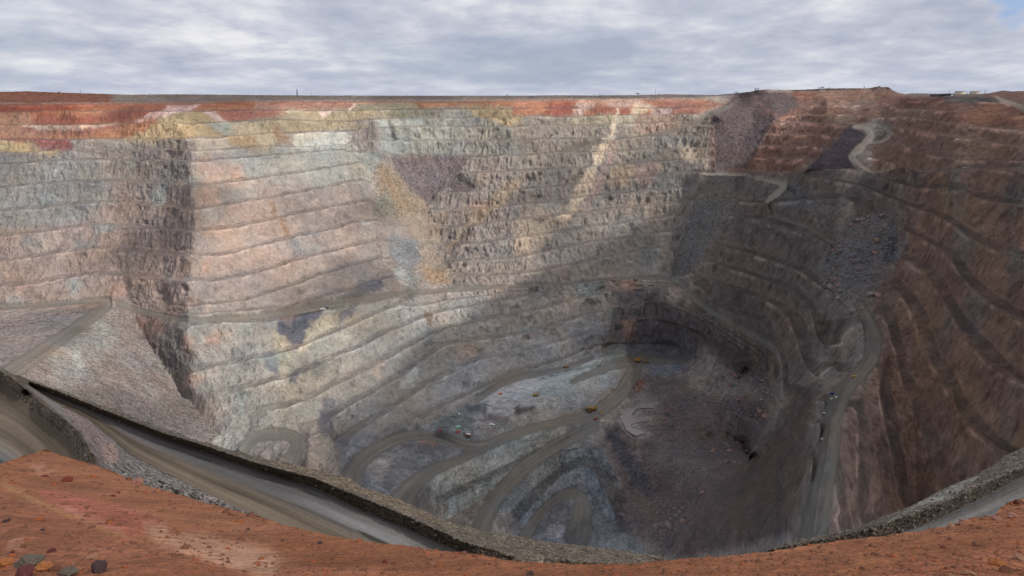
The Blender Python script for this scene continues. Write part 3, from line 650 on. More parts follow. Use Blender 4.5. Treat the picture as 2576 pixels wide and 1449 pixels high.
# roads
tone = .95+.5*fbm(roads_s*3.2, roada/220, 0*roada, 3)+.3*fbm(roads_s*8, roada/260, 0*roada+4, 2)
rc = srgb((122,116,106))*np.ones((GH, GW, 1))*tone[..., None]
rlight = polymask([(2120,300),(2260,300),(2260,440),(2120,440)], 4)+polymask([(1760,430),(1985,430),(1985,512),(1760,512)], 4)
rlight = np.maximum(rlight, polymask([(2490,236),(2660,236),(2660,340),(2520,280)], 4))
rc = rc*(1-rlight[..., None])+srgb((178,166,150))*rlight[..., None]*tone[..., None]
col[:] = col*(1-roadm[..., None]*.82)+rc*roadm[..., None]*.82
edge = sstep(.75, 1., np.abs(roads_s))*roadm*.4
col *= (1-edge)[..., None]
print('colour', round(time.time()-T00, 1))

# ------------------------------------------------------------------ mesh builder
def grid_mesh(name, P, attrs, faces_mask=None, smooth=True):
    """P: (r, c, 3); attrs: dict name->(r, c) or (r, c, 3)"""
    r, c = P.shape[:2]
    idx = np.arange(r*c).reshape(r, c)
    q = np.stack([idx[1:, :-1], idx[1:, 1:], idx[:-1, 1:], idx[:-1, :-1]], -1).reshape(-1, 4)
    if faces_mask is not None: q = q[faces_mask.reshape(-1)]
    used, inv = np.unique(q.reshape(-1), return_inverse=True)
    co = P.reshape(-1, 3)[used].astype(np.float32)
    me = bpy.data.meshes.new(name)
    me.vertices.add(len(co)); me.vertices.foreach_set('co', co.reshape(-1))
    nf = len(q)
    me.loops.add(nf*4); me.loops.foreach_set('vertex_index', inv.reshape(-1).astype(np.int32))
    me.polygons.add(nf); me.polygons.foreach_set('loop_start', np.arange(0, nf*4, 4, dtype=np.int32))
    me.update(calc_edges=True)
    me.polygons.foreach_set('use_smooth', np.full(nf, smooth))
    for k, A in attrs.items():
        A = A.reshape(r*c, -1)[used]
        if A.shape[1] == 3:
            at = me.attributes.new(k, 'FLOAT_COLOR', 'POINT')
            at.data.foreach_set('color', np.concatenate([A, np.ones((len(A), 1))], 1).astype(np.float32).reshape(-1))
        else:
            at = me.attributes.new(k, 'FLOAT', 'POINT'); at.data.foreach_set('value', A.astype(np.float32).reshape(-1))
    me.update()
    return me

def link(name, me, mat=None, parent=None, **props):
    o = bpy.data.objects.new(name, me); C.objects.link(o)
    if mat is not None and me is not None and len(me.materials) == 0: me.materials.append(mat)
    if parent is not None: o.parent = parent
    for k, v in props.items(): o[k] = v
    return o

# ------------------------------------------------------------------ materials
class NT:
    def __init__(s, tree): s.t = tree
    def n(s, typ, **kw):
        nd = s.t.nodes.new(typ)
        for k, v in kw.items():
            if k.startswith('i_'):
                key = k[2:]
                key = int(key) if key.isdigit() else key.replace('_', ' ')
                nd.inputs[key].default_value = v
            else: setattr(nd, k, v)
        return nd
    def l(s, a, ai, b, bi): s.t.links.new(a.outputs[ai], b.inputs[bi])
    def math(s, op, a, b=None, clamp=False):
        m = s.n('ShaderNodeMath', operation=op, use_clamp=clamp)
        for i, x in enumerate((a, b)):
            if x is None: continue
            if isinstance(x, (int, float)): m.inputs[i].default_value = x
            else: s.t.links.new(x, m.inputs[i])
        return m.outputs[0]

def ground_mat(name, scales, bump, vary=.5, speck=True, rough=.95, dist=1.0, fleck=.35):
    """scales: feature sizes in metres (large, middle, fine)"""
    m = bpy.data.materials.new(name); m.use_nodes = True
    t = NT(m.node_tree); nt = m.node_tree; nt.nodes.clear()
    out = t.n('ShaderNodeOutputMaterial'); b = t.n('ShaderNodeBsdfPrincipled')
    b.inputs['Roughness'].default_value = rough; b.inputs['Specular IOR Level'].default_value = .15
    t.l(b, 0, out, 0)
    geo = t.n('ShaderNodeNewGeometry'); att = t.n('ShaderNodeAttribute', attribute_name='Col')
    rub = t.n('ShaderNodeAttribute', attribute_name='rubble'); sm = t.n('ShaderNodeAttribute', attribute_name='smooth')
    val = None; hgt = None
    for i, s in enumerate(scales):
        mp = t.n('ShaderNodeMapping', i_Scale=(1/s, 1/s, (1/s)*(.35 if (dist > 1 and i < 2) else 1)), vector_type='POINT')
        t.l(geo, 'Position', mp, 0)
        no = t.n('ShaderNodeTexNoise', i_Scale=1.0, i_Detail=5.0, i_Roughness=.65, i_Distortion=.3)
        t.l(mp, 0, no, 'Vector')
        c = t.math('SUBTRACT', no.outputs[0], .5)
        c1 = t.math('MULTIPLY', c, vary*[1.0, 1.2, 1.5][i])
        val = c1 if val is None else t.math('ADD', val, c1)
        h = t.math('MULTIPLY', no.outputs[0], s*.55)
        hgt = h if hgt is None else t.math('ADD', hgt, h)
    # stones: voronoi cells, each its own tone
    vo = t.n('ShaderNodeTexVoronoi', i_Scale=1/(scales[-1]*.75), feature='F1'); t.l(geo, 'Position', vo, 'Vector')
    sx = t.n('ShaderNodeSeparateColor'); t.l(vo, 'Color', sx, 0)
    st = t.math('SUBTRACT', sx.outputs[0], .5)
    st = t.math('MULTIPLY', st, t.math('ADD', t.math('MULTIPLY', rub.outputs['Fac'], fleck*2.2), fleck*.5))
    keep = t.math('SUBTRACT', 1.0, t.math('MULTIPLY', sm.outputs['Fac'], .75))
    val = t.math('ADD', val, st)
    val = t.math('MULTIPLY', val, keep)
    val = t.math('ADD', val, 1.0)
    val = t.math('MAXIMUM', val, .25)
    mul = t.n('ShaderNodeVectorMath', operation='SCALE'); t.l(att, 'Color', mul, 0); nt.links.new(val, mul.inputs['Scale'])
    nt.links.new(mul.outputs[0], b.inputs['Base Color'])
    hv = t.math('MULTIPLY', t.math('SUBTRACT', 1.0, vo.outputs['Distance']), t.math('MULTIPLY', rub.outputs['Fac'], scales[-1]*.7))
    hgt = t.math('ADD', hgt, hv)
    bp = t.n('ShaderNodeBump', i_Distance=1.0)
    nt.links.new(hgt, bp.inputs['Height'])
    nt.links.new(t.math('MULTIPLY', keep, bump), bp.inputs['Strength'])
    nt.links.new(bp.outputs[0], b.inputs['Normal'])
    return m

M_PIT = ground_mat('blasted_rock', (45, 11, 3.2), .75, .5, dist=2.0)
M_NEAR = ground_mat('haul_road_gravel', (12, 2.2, .45), .5, .32, fleck=.55)
M_ORANGE = ground_mat('orange_dirt', (1.3, .22, .035), .8, .55, fleck=.25)

# ------------------------------------------------------------------ pit sheet
NU, NV = 1480, 800
uu = np.linspace(-70, 2646, NU)
top = lerp(SKY, uu)+.5*noise3(uu/9, 0*uu, 0*uu+.3)+.35*noise3(uu/3.1, 0*uu+4, 0*uu+.3)
bot = np.minimum(lerp(NEAR, uu)+55, 1470)
tt = np.linspace(0, 1, NV)[:, None]
VV = top[None]+(bot-top)[None]*tt; UU = np.broadcast_to(uu[None], VV.shape)
Y = sample(Yf, UU, VV); B = sample(Bf, UU, VV); H = sample(hl, UU, VV); FR = sample(frac, UU, VV)
BM = sample(benchm, UU, VV); RM = sample(roadm, UU, VV); DM = sample(dumpm, UU, VV); FM = sample(flatm, UU, VV); BU = sample(bundm, UU, VV)
rx, rz = ray(UU, VV)
X0 = rx*Y; Zz = rz*Y
# wander of the crests, then the benches themselves
_wob = 1-.55*sstep(1780, 1950, UU)
Bn = B+_wob*.09*fbm(X0/60, Y/60, 0*X0, 3)*1.0+_wob*.05*fbm(X0/14, Y/14, 0*X0+2, 2)
pp = np.mod(-Bn, 1.0)
fall = np.minimum(pp/(1-FR), 1.0)
toe = np.exp(-(np.minimum(pp, 1-pp)/.07)**2)*.06      # spill at the toe of each face
dz = H*(fall-pp+toe)*BM
Y1 = Y; X1 = rx*Y1; Z1 = rz*Y1+dz*np.where(VV < 300, sstep(255, 300, VV)*.6+.4, 1)
P = np.stack([X1, Y1, Z1], -1)
du = np.gradient(P, axis=1); dv = np.gradient(P, axis=0)
Nn = np.cross(dv, du); Nn /= np.linalg.norm(Nn, axis=-1)[..., None]+1e-9
Nn *= np.sign(-(Nn*P).sum(-1))[..., None]
Nn = blur(Nn, 3); Nn /= np.linalg.norm(Nn, axis=-1)[..., None]+1e-9
face = sstep(0, .10, pp)*(1-sstep(-.10, .02, pp-(1-FR)))*BM
steep = sstep(.30, .55, 1-Nn[..., 2])*(1-BM)*(1-RM)*(1-DM)*(VV > 700)
face = np.maximum(face, steep)
near = np.clip(Y1/1200, .62, 1.1)
rug = np.interp(UU, [0, 330, 360, 480, 510, 930, 1020, 1300, 1740, 1800], [.45, .5, .9, .9, .38, .38, .8, 1.05, 1.0, .9])
rug = np.where(VV > 800, np.maximum(rug, .7), rug)*(.75+.9*np.clip(fbm(X1/110+4, Y1/110, Z1/40, 2)+.2, 0, 1))
rel = 4.0*fbm(X1/75, Y1/75, Z1/75, 3)
rug = rug*(1-.3*sstep(1780, 1950, UU))
rel += face*rug*(4.4*(ridged(X1/19, Y1/19, Z1/60, 2)-.55)+2.6*fbm(X1/6.5, Y1/6.5, Z1/34, 3)+1.1*noise3(X1/3.2, Y1/3.2, Z1/6))
rel -= face*rug*3.4*np.maximum(fbm(X1/24+9, Y1/24, Z1/18, 3)-.2, 0)*4
rel += DM*(1.5*fbm(X1/9, Y1/9, Z1/9, 3)+.7*noise3(X1/3, Y1/3, Z1/3))
rel += FM*(1-steep)*(2.2*fbm(X1/14, Y1/14, Z1/14, 4))
rel += (1-face)*(1-DM)*(1-FM)*1.2*fbm(X1/7, Y1/7, Z1/7, 3)
rf = np.zeros_like(Y1)
for k in ('rockfall', 'floor_rubble'):
    rf = np.maximum(rf, sample(polymask(DUMPS[k], 6, GU+w1s, GV+w2s), UU, VV))
def blocky(x, y, z, s):
    """rubble: cells each tilted or raised on its own"""
    cx = np.floor(x/s+.6*noise3(x/s*.7, y/s*.7, z/s*.7)); cy = np.floor(y/s+.6*noise3(x/s*.7+9, y/s*.7, z/s*.7)); cz = np.floor(z/s)
    return (np.sin(cx*127.1+cy*311.7+cz*74.7)*43758.5453) % 1.0
rel += rf*(2.6*blocky(X1, Y1, Z1, 11)+1.6*blocky(X1, Y1, Z1, 5))
pond = [(1558.0, 1049.2), (1565.5, 1044.2), (1575.5, 1040.5), (1584.2, 1034.2), (1590.5, 1028.0), (1599.2, 1021.8), (1613.0, 1019.2), (1628.0, 1018.0), (1639.2, 1016.2), (1645.5, 1024.2), (1638.0, 1026.8), (1623.0, 1026.0), (1608.0, 1028.0), (1598.0, 1031.8), (1591.8, 1039.2), (1589.2, 1046.8), (1594.2, 1052.5), (1610.5, 1052.5), (1625.5, 1051.2), (1634.2, 1054.2), (1629.2, 1059.2), (1613.0, 1061.0), (1598.0, 1064.2), (1588.0, 1069.2), (1589.2, 1075.5), (1600.5, 1081.8), (1615.5, 1086.8), (1625.5, 1089.2), (1610.5, 1093.0), (1598.0, 1096.0), (1585.5, 1088.0), (1575.5, 1080.5), (1570.5, 1070.5), (1565.5, 1060.5)]
pm = sample(polymask([(1540,1010),(1670,1005),(1675,1110),(1545,1110)], 10), UU, VV)
damp = (1-.93*RM)*(1-.85*pm)*np.where(VV < 262, .35, 1)
rel = rel*near*damp
rel *= sstep(.006, .05, -rz)*.9+.1
P = P+Nn*rel[..., None]
_rg = (1-RM)*(1-.6*DM)*(.35+.65*sstep(255, 262, VV))
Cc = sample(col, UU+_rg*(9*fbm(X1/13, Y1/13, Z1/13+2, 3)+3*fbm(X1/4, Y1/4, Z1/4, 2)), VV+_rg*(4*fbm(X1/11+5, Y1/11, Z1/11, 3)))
# dark patches, strata and vertical stain
BM0 = BM; BM = np.maximum(BM, steep)
st = .20*fbm(X1/26, Y1/26, Z1/10, 4)+.20*fbm(X1/9, Y1/9, Z1/34, 3)*BM+.14*noise3(X1/3.4, Y1/3.4, Z1/8)*BM
dark = -.30*sstep(.30, .62, fbm(X1/13, Y1/13, Z1/26+7, 3)*1.6)*face
pale = .45*sstep(.34, .66, fbm(X1/38+5, Y1/38, Z1/16, 4)*1.6)*face
rw_ = sstep(1780, 1950, UU)
fol = (ridged(X1/9, Y1/9, Z1/28+3, 2)-.6)*rw_*face
lum = np.clip(1+st*(1.0+.6*rw_)*(.6+.4*rug)+.32*fol+dark*(.4+.6*np.minimum(rug, 1))+pale*.5, .4, 1.8)
# the catch berms carry dark spill, the crest above them a thin pale broken edge, a highlight painted in
BM = BM0
pxb = np.clip(2.6*np.hypot(sample(Bv, UU, VV), sample(Bu, UU, VV)), .02, .12)
bw = FR
spill = sstep(1-bw*1.1, 1-bw*.9, pp)+(1-sstep(0, pxb*.9, pp))
spill = np.clip(spill, 0, 1)*BM*np.clip(.7+.9*fbm(X1/16, Y1/16, Z1/16+3, 4), .15, 1.1)*sstep(250, 262, VV)
crest = np.exp(-((pp-(1-bw*1.12))/(pxb*(.6+.5*sstep(1740, 1900, UU))))**2)*BM*sstep(-.1, .3, fbm(X1/25, Y1/25, Z1/25+8, 3))
spill = spill*(1-.6*sstep(1875, 1900, UU)*(1-sstep(432, 440, VV)))
rgt = sstep(1740, 1900, UU)*sstep(430, 470, VV)
spc = srgb((112,101,95))[None, None]*(1-.5*rgt[..., None])  # spill darkened on the right: colour stands in for relief lost in shade
spill = spill*(1+.3*rgt)
Cc = Cc*(1-.68*spill[..., None])+(spc*.75+Cc*.2)*.68*spill[..., None]
tr_ = (sstep(1875, 1900, UU)*(1-sstep(432, 440, VV))*sstep(250, 262, VV))[..., None]
Cc = Cc*(1+(.35+.55*rgt[..., None]+.9*tr_)*crest[..., None])
hue = fbm(X1/70, Y1/70+9, Z1/45, 4)
Cc = Cc*lum[..., None]*(1+hue[..., None]*np.array([.16, .02, -.12]))
low = sstep(960, 1020, VV)*(1-RM)*(1-BM0)*(UU > 850)*(UU < 1600)
mot = fbm(X1/12, Y1/12, Z1/12+4, 4)
Cc = Cc*(1+low*(.28*steep-.12*(1-steep)+.5*mot))[..., None]
dk = np.maximum(sstep(1700, 1900, UU)*sstep(300, 460, VV)*.24, sstep(1000, 1150, VV)*.16*(UU > 700))  # dark rock on the right; shade there and low in the pit painted deeper
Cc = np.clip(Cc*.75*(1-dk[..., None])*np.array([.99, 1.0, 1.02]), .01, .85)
rub = np.clip(DM*.4+.2*FM*(1-RM)+.2*(1-BM)*(1-RM)+BU*.6, 0, 1); rub = np.where(VV < 258, .5, rub)
# a back slope behind the skyline so the spoil banks have a far side
bk = P[:1].copy(); bk[..., 1] *= 1.02; bk[..., 0] *= 1.02; bk[..., 2] -= 12
bk2 = bk.copy(); sc_ = 1790/bk[..., 1]; bk2[..., 0] *= sc_; bk2[..., 1] = 1790; bk2[..., 2] = -17.5
P = np.concatenate([bk2, bk, P]); cat = lambda A: np.concatenate([A[:1], A[:1], A])
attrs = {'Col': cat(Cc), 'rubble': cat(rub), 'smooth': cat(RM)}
RMc, DMc, FMc, BUc, Vc = cat(RM), cat(DM), cat(FM), cat(BU), cat(VV)
f = lambda A: (A[1:, 1:]+A[:-1, 1:]+A[1:, :-1]+A[:-1, :-1])*.25
cls = np.zeros(f(RMc).shape, int)
cls[f(FMc) > .5] = 3; cls[f(DMc) > .5] = 2; cls[f(RMc) > .5] = 1; cls[f(BUc) > .5] = 4
PITN = [('pit_wall', 'terrain'), ('haul_road', 'road'), ('waste_slope', 'terrain'), ('pit_floor', 'ground'), ('spoil_bank', 'terrain')]
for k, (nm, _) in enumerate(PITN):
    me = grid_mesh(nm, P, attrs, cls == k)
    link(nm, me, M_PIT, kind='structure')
print('pit', round(time.time()-T00, 1))

def on_pit(u, v):
    """world point of the built pit surface under survey position (u, v)"""
    j = np.clip((u+70)/(2716)*(NU-1), 0, NU-2); j0 = int(j); fj = j-j0
    def colval(jj):
        a = VV[:, jj]; i = np.clip(np.searchsorted(a, v)-1, 0, NV-2); fi = (v-a[i])/(a[i+1]-a[i])
        return P[i+2, jj]*(1-fi)+P[i+3, jj]*fi
    return colval(j0)*(1-fj)+colval(j0+1)*fj

# ------------------------------------------------------------------ near haul roads (a level cut below the rim)
NZ = [
 # first road, lower left: surface, windrow crest
 [(-80,935,-50),(0,957,-50),(50,1000,-50),(112,1057,-50),(160,1095,-50),(205,1160,-50),(215,1210,-50)],
 [(-80,1100,-50.5),(0,1150,-50.5),(60,1190,-50.5),(100,1230,-50.5)],
 [(-80,905,-45.6),(0,930,-45.6),(50,965,-45.6),(112,1018,-45.6),(160,1052,-45.8),(200,1090,-46),(225,1132,-46.5),(255,1172,-47),(300,1240,-49)],
 [(45,955,-48.5),(70,985,-50),(130,1024,-52),(180,1056,-53),(230,1100,-55),(280,1150,-56),(300,1180,-56)],
 # second road
 [(85,973,-72),(200,1020,-72),(300,1060,-72),(400,1098,-72),(500,1131,-72),(644,1182,-72),(794,1227,-72.3),(894,1275,-72.6),(994,1315,-73),(1094,1360,-73.5),(1156,1387,-74),(1230,1430,-74)],
 [(62,962,-71.6),(125,1003,-72),(225,1055,-72),(285,1105,-72),(330,1145,-72),(425,1195,-72),(525,1243,-72.3),(644,1299,-72.6),(760,1360,-73),(1000,1470,-74)],
 [(62,955,-69.6),(150,985,-68.6),(265,1032,-68.4),(400,1086,-68.3),(525,1124,-68.3),(644,1164,-68.2),(794,1203,-68.4),(894,1245,-68.8),(994,1284,-69.2),(1094,1329,-69.8),(1169,1364,-70.2),(1244,1382,-70.5),(1288,1399,-71),(1340,1425,-71)],
 [(75,953,-70.4),(150,979,-69.4),(265,1022,-69.5),(400,1074,-69.5),(525,1114,-69.6),(644,1149,-70),(751,1169,-70.5),(829,1190,-72),(879,1200,-72.5),(1004,1253,-74),(1119,1310,-75),(1182,1326,-76.5),(1288,1345,-78),(1388,1364,-79),(1500,1375,-80),(1613,1390,-80.5),(1698,1405,-81)],
 [(1330,1400,-72.5),(1480,1412,-74),(1600,1425,-75)],
 # right road
 [(2200,1370,-62),(2244,1346,-62),(2357,1307,-62),(2482,1247,-62),(2576,1196,-62),(2650,1150,-62)],
 [(2350,1370,-62),(2500,1330,-62),(2650,1260,-62)],
 [(1932,1382,-60),(2050,1360,-59.4),(2145,1340,-58.8),(2264,1303,-58),(2357,1273,-58),(2482,1213,-58),(2576,1175,-58),(2650,1120,-58)],
 [(1860,1402,-63),(1932,1382,-63),(2040,1351,-63),(2145,1330,-63),(2207,1307,-62.5),(2295,1272,-61.5),(2382,1225,-61),(2457,1195,-61),(2532,1145,-60.5),(2576,1125,-60.5),(2650,1090,-60)],
 [(1760,1420,-72),(1800,1450,-70)],
 # bank of rubble between the two roads
 [(250,1090,-63),(300,1140,-64),(360,1190,-65),(450,1232,-66)],
]
nl = [[(u, v, math.log(z/float(ray(u, v)[1]))) for u, v, z in ln] for ln in NZ]
Yn = np.exp(blur(diffuse(nl, 80), 1))
def cross(A, Bb):
    s = diffuse([[(u, v, 0.) for u, v in A], [(u, v, 1.) for u, v in Bb]], 60)
    return s
r1a = [(-80,935),(0,957),(50,1000),(112,1057),(160,1095),(205,1160),(230,1240)]; r1b = [(-80,1140),(0,1190),(60,1240),(100,1300)]
r2a = [(62,962),(85,973),(200,1020),(300,1060),(400,1098),(500,1131),(644,1182),(794,1227),(894,1275),(994,1315),(1094,1360),(1156,1387),(1260,1440)]
r2b = [(62,962),(125,1003),(225,1055),(285,1105),(330,1145),(425,1195),(525,1243),(644,1299),(760,1360),(1000,1470)]
r3a = [(2180,1380),(2244,1346),(2357,1307),(2482,1247),(2576,1196),(2650,1150)]; r3b = [(2340,1400),(2500,1360),(2650,1300)]
ncol = np.zeros((GH, GW, 3)); ncol[:] = srgb((112,102,90)); nroad = np.zeros((GH, GW))
def nzone(poly, c, feather=5, op=1., warp=.6):
    m = polymask(poly, feather, GU+warp1*warp*.6+w1s*warp, GV+warp2*warp*.6+w2s*warp)*op
    ncol[:] = ncol*(1-m[..., None])+srgb(c)[None, None]*m[..., None]
nzone([(1000,1240),(1300,1335),(1720,1400),(1800,1460),(1240,1450),(1240,1385),(1100,1330)], (112,102,88), 6)
nzone([(620,1140),(900,1205),(1100,1300),(1200,1330),(1100,1320),(900,1240),(700,1175)], (124,110,90), 4, .8)
nzone([(40,955),(120,1000),(220,1050),(290,1110),(340,1150),(520,1240),(660,1300),(500,1300),(250,1180),(200,1090),(120,1020)], (138,130,124), 4)
nzone([(120,990),(230,1060),(290,1120),(300,1170),(250,1150),(200,1080)], (148,128,120), 5, .7)
nzone([(255,1115),(290,1115),(300,1160),(265,1165)], (178,152,138), 3, .8)
nzone([(-90,905),(50,957),(115,1012),(200,1085),(250,1165),(210,1165),(155,1092),(50,1000),(-90,930)], (104,92,78), 3, .95, .3)
nzone([(62,958),(265,1034),(525,1125),(644,1166),(794,1205),(994,1286),(1169,1366),(1290,1402),(1240,1440),(1156,1390),(994,1318),(894,1278),(794,1230),(644,1184),(500,1132),(200,1021)], (84,76,66), 3, .95, .25)  # dark brown windrow, the shade of its road-facing side in the colour
nzone([(1932,1384),(2145,1334),(2264,1300),(2357,1270),(2576,1172),(2660,1120),(2660,1150),(2576,1198),(2357,1309),(2244,1349),(2000,1400)], (92,82,72), 3, .95, .25)
nzone([(2220,1320),(2380,1226),(2470,1195),(2400,1245),(2300,1282)], (146,144,134), 4, .8)
for a, b, base, warmth in ((r1a, r1b, (122,110,94), 1), (r2a, r2b, (122,118,112), 0), (r3a, r3b, (122,120,116), 0)):
    poly = a+b[::-1]
    m = polymask(poly, 2.2, GU+w1s*.5, GV+w2s*.5)
    s = cross(a, b)
    along = GU/420.
    k = 1.04+.8*fbm(s*5.5, along, 0*s, 3)+.35*fbm(s*17, along*1.6, 0*s+6, 2)
    warm = sstep(.1, .5, s) if not warmth else 1-sstep(.35, .62, s+.1*fbm(s*3, along*2, 0*s))
    if base == (122,120,116): warm = warm*0
    c = srgb(base)[None, None]*(1-warm[..., None])+srgb((118,106,90))[None, None]*warm[..., None]
    if not warmth and base != (122,120,116):
        blue = np.exp(-((s-.30)/.16)**2)[..., None]
        c = c*(1-blue*.6)+srgb((138,138,140))*blue*.6
    if warmth:
        c = c*(1-sstep(.5, .8, s)[..., None])+srgb((118,116,112))*sstep(.5, .8, s)[..., None]
    edge = 1-.28*np.exp(-(s/.07)**2)  # windrow's shadow painted along the edge of the road
    ncol[:] = ncol*(1-m[..., None])+c*(k*edge)[..., None]*m[..., None]
    nroad = np.maximum(nroad, m)

nzone([(896,1333),(915,1338),(985,1370),(975,1374),(930,1358)], (70,66,56), 2, .9, .2)
NU2, NV2 = 1620, 420; UA2, UB2 = -200, 2776
uu2 = np.linspace(UA2, UB2, NU2)
top2 = lerp(NEAR, uu2)+2.5*noise3(uu2/48, 0*uu2, 0*uu2+1.3)+2.2*noise3(uu2/21, 0*uu2, 0*uu2+.3)+1.0*noise3(uu2/6, 0*uu2, 0*uu2+.6)
bot2 = np.minimum(lerp(LIP, uu2)+70, 1505)
tt = np.linspace(0, 1, NV2)[:, None]
V2 = top2[None]+(bot2-top2)[None]*tt; U2 = np.broadcast_to(uu2[None], V2.shape)
Yq = sample(Yn, U2, V2); rm = sample(nroad, U2, V2)
rx2, rz2 = ray(U2, V2)
X1 = rx2*Yq; Z1 = rz2*Yq
rel = (1-rm)*(1.1*fbm(X1/6, Yq/6, Z1/6, 4)+.5*np.maximum(fbm(X1/2.2, Yq/2.2, Z1/2.2, 3), 0)+.22*noise3(X1/1.1, Yq/1.1, Z1/1.1)+.12*noise3(X1/.5, Yq/.5, Z1/.5))
rel += rm*.10*fbm(X1/2, Yq/2, Z1/2, 2)
bank = sample(polymask([(60,975),(220,1050),(340,1150),(520,1240),(700,1330),(500,1320),(250,1180),(190,1080)], 5), U2, V2)
rel += bank*(1.6*fbm(X1/7, Yq/7, Z1/7, 3)+.8*blocky(X1, Yq, Z1, 1.6))
Yq = Yq-rel*1.1
P2 = np.stack([rx2*Yq, Yq, rz2*Yq], -1)
C2 = sample(ncol, U2, V2)
C2 = C2*np.clip(1+(1-rm)*(.5*fbm(X1/3, Yq/3, Z1/3, 4)+.3*noise3(X1/.7, Yq/.7, Z1/.7)), .4, 1.8)[..., None]
# outer slope beyond the crest, falling into the pit
sk = []
dirn = np.stack([P2[0, :, 0]*0+(P2[0, :, 0])/np.hypot(P2[0, :, 0], P2[0, :, 1]), P2[0, :, 1]/np.hypot(P2[0, :, 0], P2[0, :, 1])], -1)
for d in (34, 26, 19, 13, 8, 4, 1.5):
    q = P2[0].copy(); q[:, :2] += dirn*d; q[:, 2] -= d*1.15+.6*noise3(q[:, 0]/5, q[:, 1]/5, q[:, 1]*0+d/5)
    sk.append(q)
ext_ = []          # the level carries on under the rim, as a bank climbing to its foot
for q_, zz_ in ((.93, 1.), (.85, .99), (.75, .97), (.62, .93), (.5, .88), (.38, .8), (.26, .7), (.14, .6), (-.2, .5)):
    e_ = P2[-1].copy(); e_[:, :2] *= q_; e_[:, 2] = e_[:, 2]*zz_+1.2*noise3(e_[:, 0]/6, e_[:, 1]/6, e_[:, 2]/6); ext_.append(e_)
P2 = np.concatenate([np.array(sk), P2, np.array(ext_)]); k = len(sk)
rep = lambda A: np.concatenate([np.repeat(A[:1], k, 0), A, np.repeat(A[-1:], len(ext_), 0)])
attrs2 = {'Col': rep(C2), 'rubble': rep((1-rm)*.9), 'smooth': rep(rm*.85)}
mr = f(rep(rm)) > .5
link('road_bank', grid_mesh('road_bank', P2, attrs2, ~mr), M_NEAR, kind='structure')
link('road', grid_mesh('road', P2, attrs2, mr), M_NEAR, kind='structure')
def on_near(u, v):
    j = int(round((u-UA2)/(UB2-UA2)*(NU2-1))); a = V2[:, j]; i = int(np.clip(np.searchsorted(a, v), 0, NV2-1))
    return P2[i+k, j]

# ------------------------------------------------------------------ orange rim under the photographer
OL = [
 [(-80,1515,3.6),(600,1515,3.5),(1288,1515,3.3),(2000,1515,3.5),(2650,1515,3.6)],
 [(-80,1190,11),(0,1168,13),(75,1143,16),(115,1131,17.5),(185,1156,15.5),(240,1171,14.5),(350,1218,12.5),(525,1268,10.3),(719,1323,8.6),(944,1366,7.2),(1106,1386,6.5),(1288,1412,5.8),(1488,1421,5.4),(1713,1408,5.6),(1932,1390,6.0),(2144,1358,6.8),(2307,1338,7.4),(2445,1303,8.4),(2515,1283,9.2),(2576,1256,10),(2650,1240,10.4)],
 [(0,1295,6.9),(125,1375,5.3),(300,1342,6.1),(480,1390,5.3)],
 [(0,1400,4.9),(200,1420,4.8)],
 [(1932,1449,4.5),(2300,1420,4.9),(2576,1380,5.6)],
]
ol = [[(u, v, math.log(y)) for u, v, y in ln] for ln in OL]
Yo = np.exp(blur(diffuse(ol, 80), 8))
ocol = np.zeros((GH, GW, 3)); ocol[:] = srgb((176,104,64))
def ozone(poly, c, feather=9, op=.8, warp=1.5):
    m = polymask(poly, feather, GU+warp1*warp+w1s*1.5, GV+warp2*warp*.8+w2s*1.5)*op
    ocol[:] = ocol*(1-m[..., None])+srgb(c)[None, None]*m[..., None]
ozone([(90,1230),(160,1235),(300,1270),(420,1310),(330,1360),(220,1320),(130,1270)], (190,98,72), 12, .8)
ozone([(370,1315),(420,1320),(430,1350),(500,1345),(640,1370),(760,1410),(700,1449),(560,1420),(470,1395),(400,1368),(370,1345)], (212,146,112), 16, .8)
ozone([(440,1352),(620,1378),(790,1430),(640,1449),(560,1418)], (214,156,124), 14, .6)
ozone([(140,1265),(210,1290),(300,1330),(320,1350),(250,1325),(170,1290)], (204,122,98), 6, .7)
ozone([(0,1210),(30,1222),(120,1268),(210,1305),(290,1342),(320,1352),(280,1342),(190,1308),(100,1270),(0,1222)], (196,136,74), 5, .55, .9)
ozone([(230,1330),(300,1340),(330,1352),(250,1345)], (176,120,60), 5, .7)
ozone([(-90,1225),(100,1275),(300,1352),(640,1449),(-90,1530)], (168,96,62), 8, .8, .5)
ozone([(20,1355),(60,1350),(60,1385),(25,1385)], (204,134,110), 6, .6)
ozone([(70,1165),(110,1165),(100,1190),(150,1175),(110,1200),(90,1190)], (206,136,104), 5, .6)
ozone([(700,1330),(1200,1395),(1900,1400),(2300,1345),(2600,1280),(2600,1520),(700,1520)], (166,94,50), 14, .8)
ozone([(720,1420),(960,1430),(940,1449),(720,1449)], (186,108,74), 8, .6)
ozone([(2160,1390),(2210,1395),(2200,1425),(2150,1420)], (184,112,60), 8, .6)
ozone([(2180,1440),(2400,1400),(2600,1370),(2600,1530),(2150,1530)], (176,98,62), 6, .8, .8)
NU3, NV3 = 1300, 420
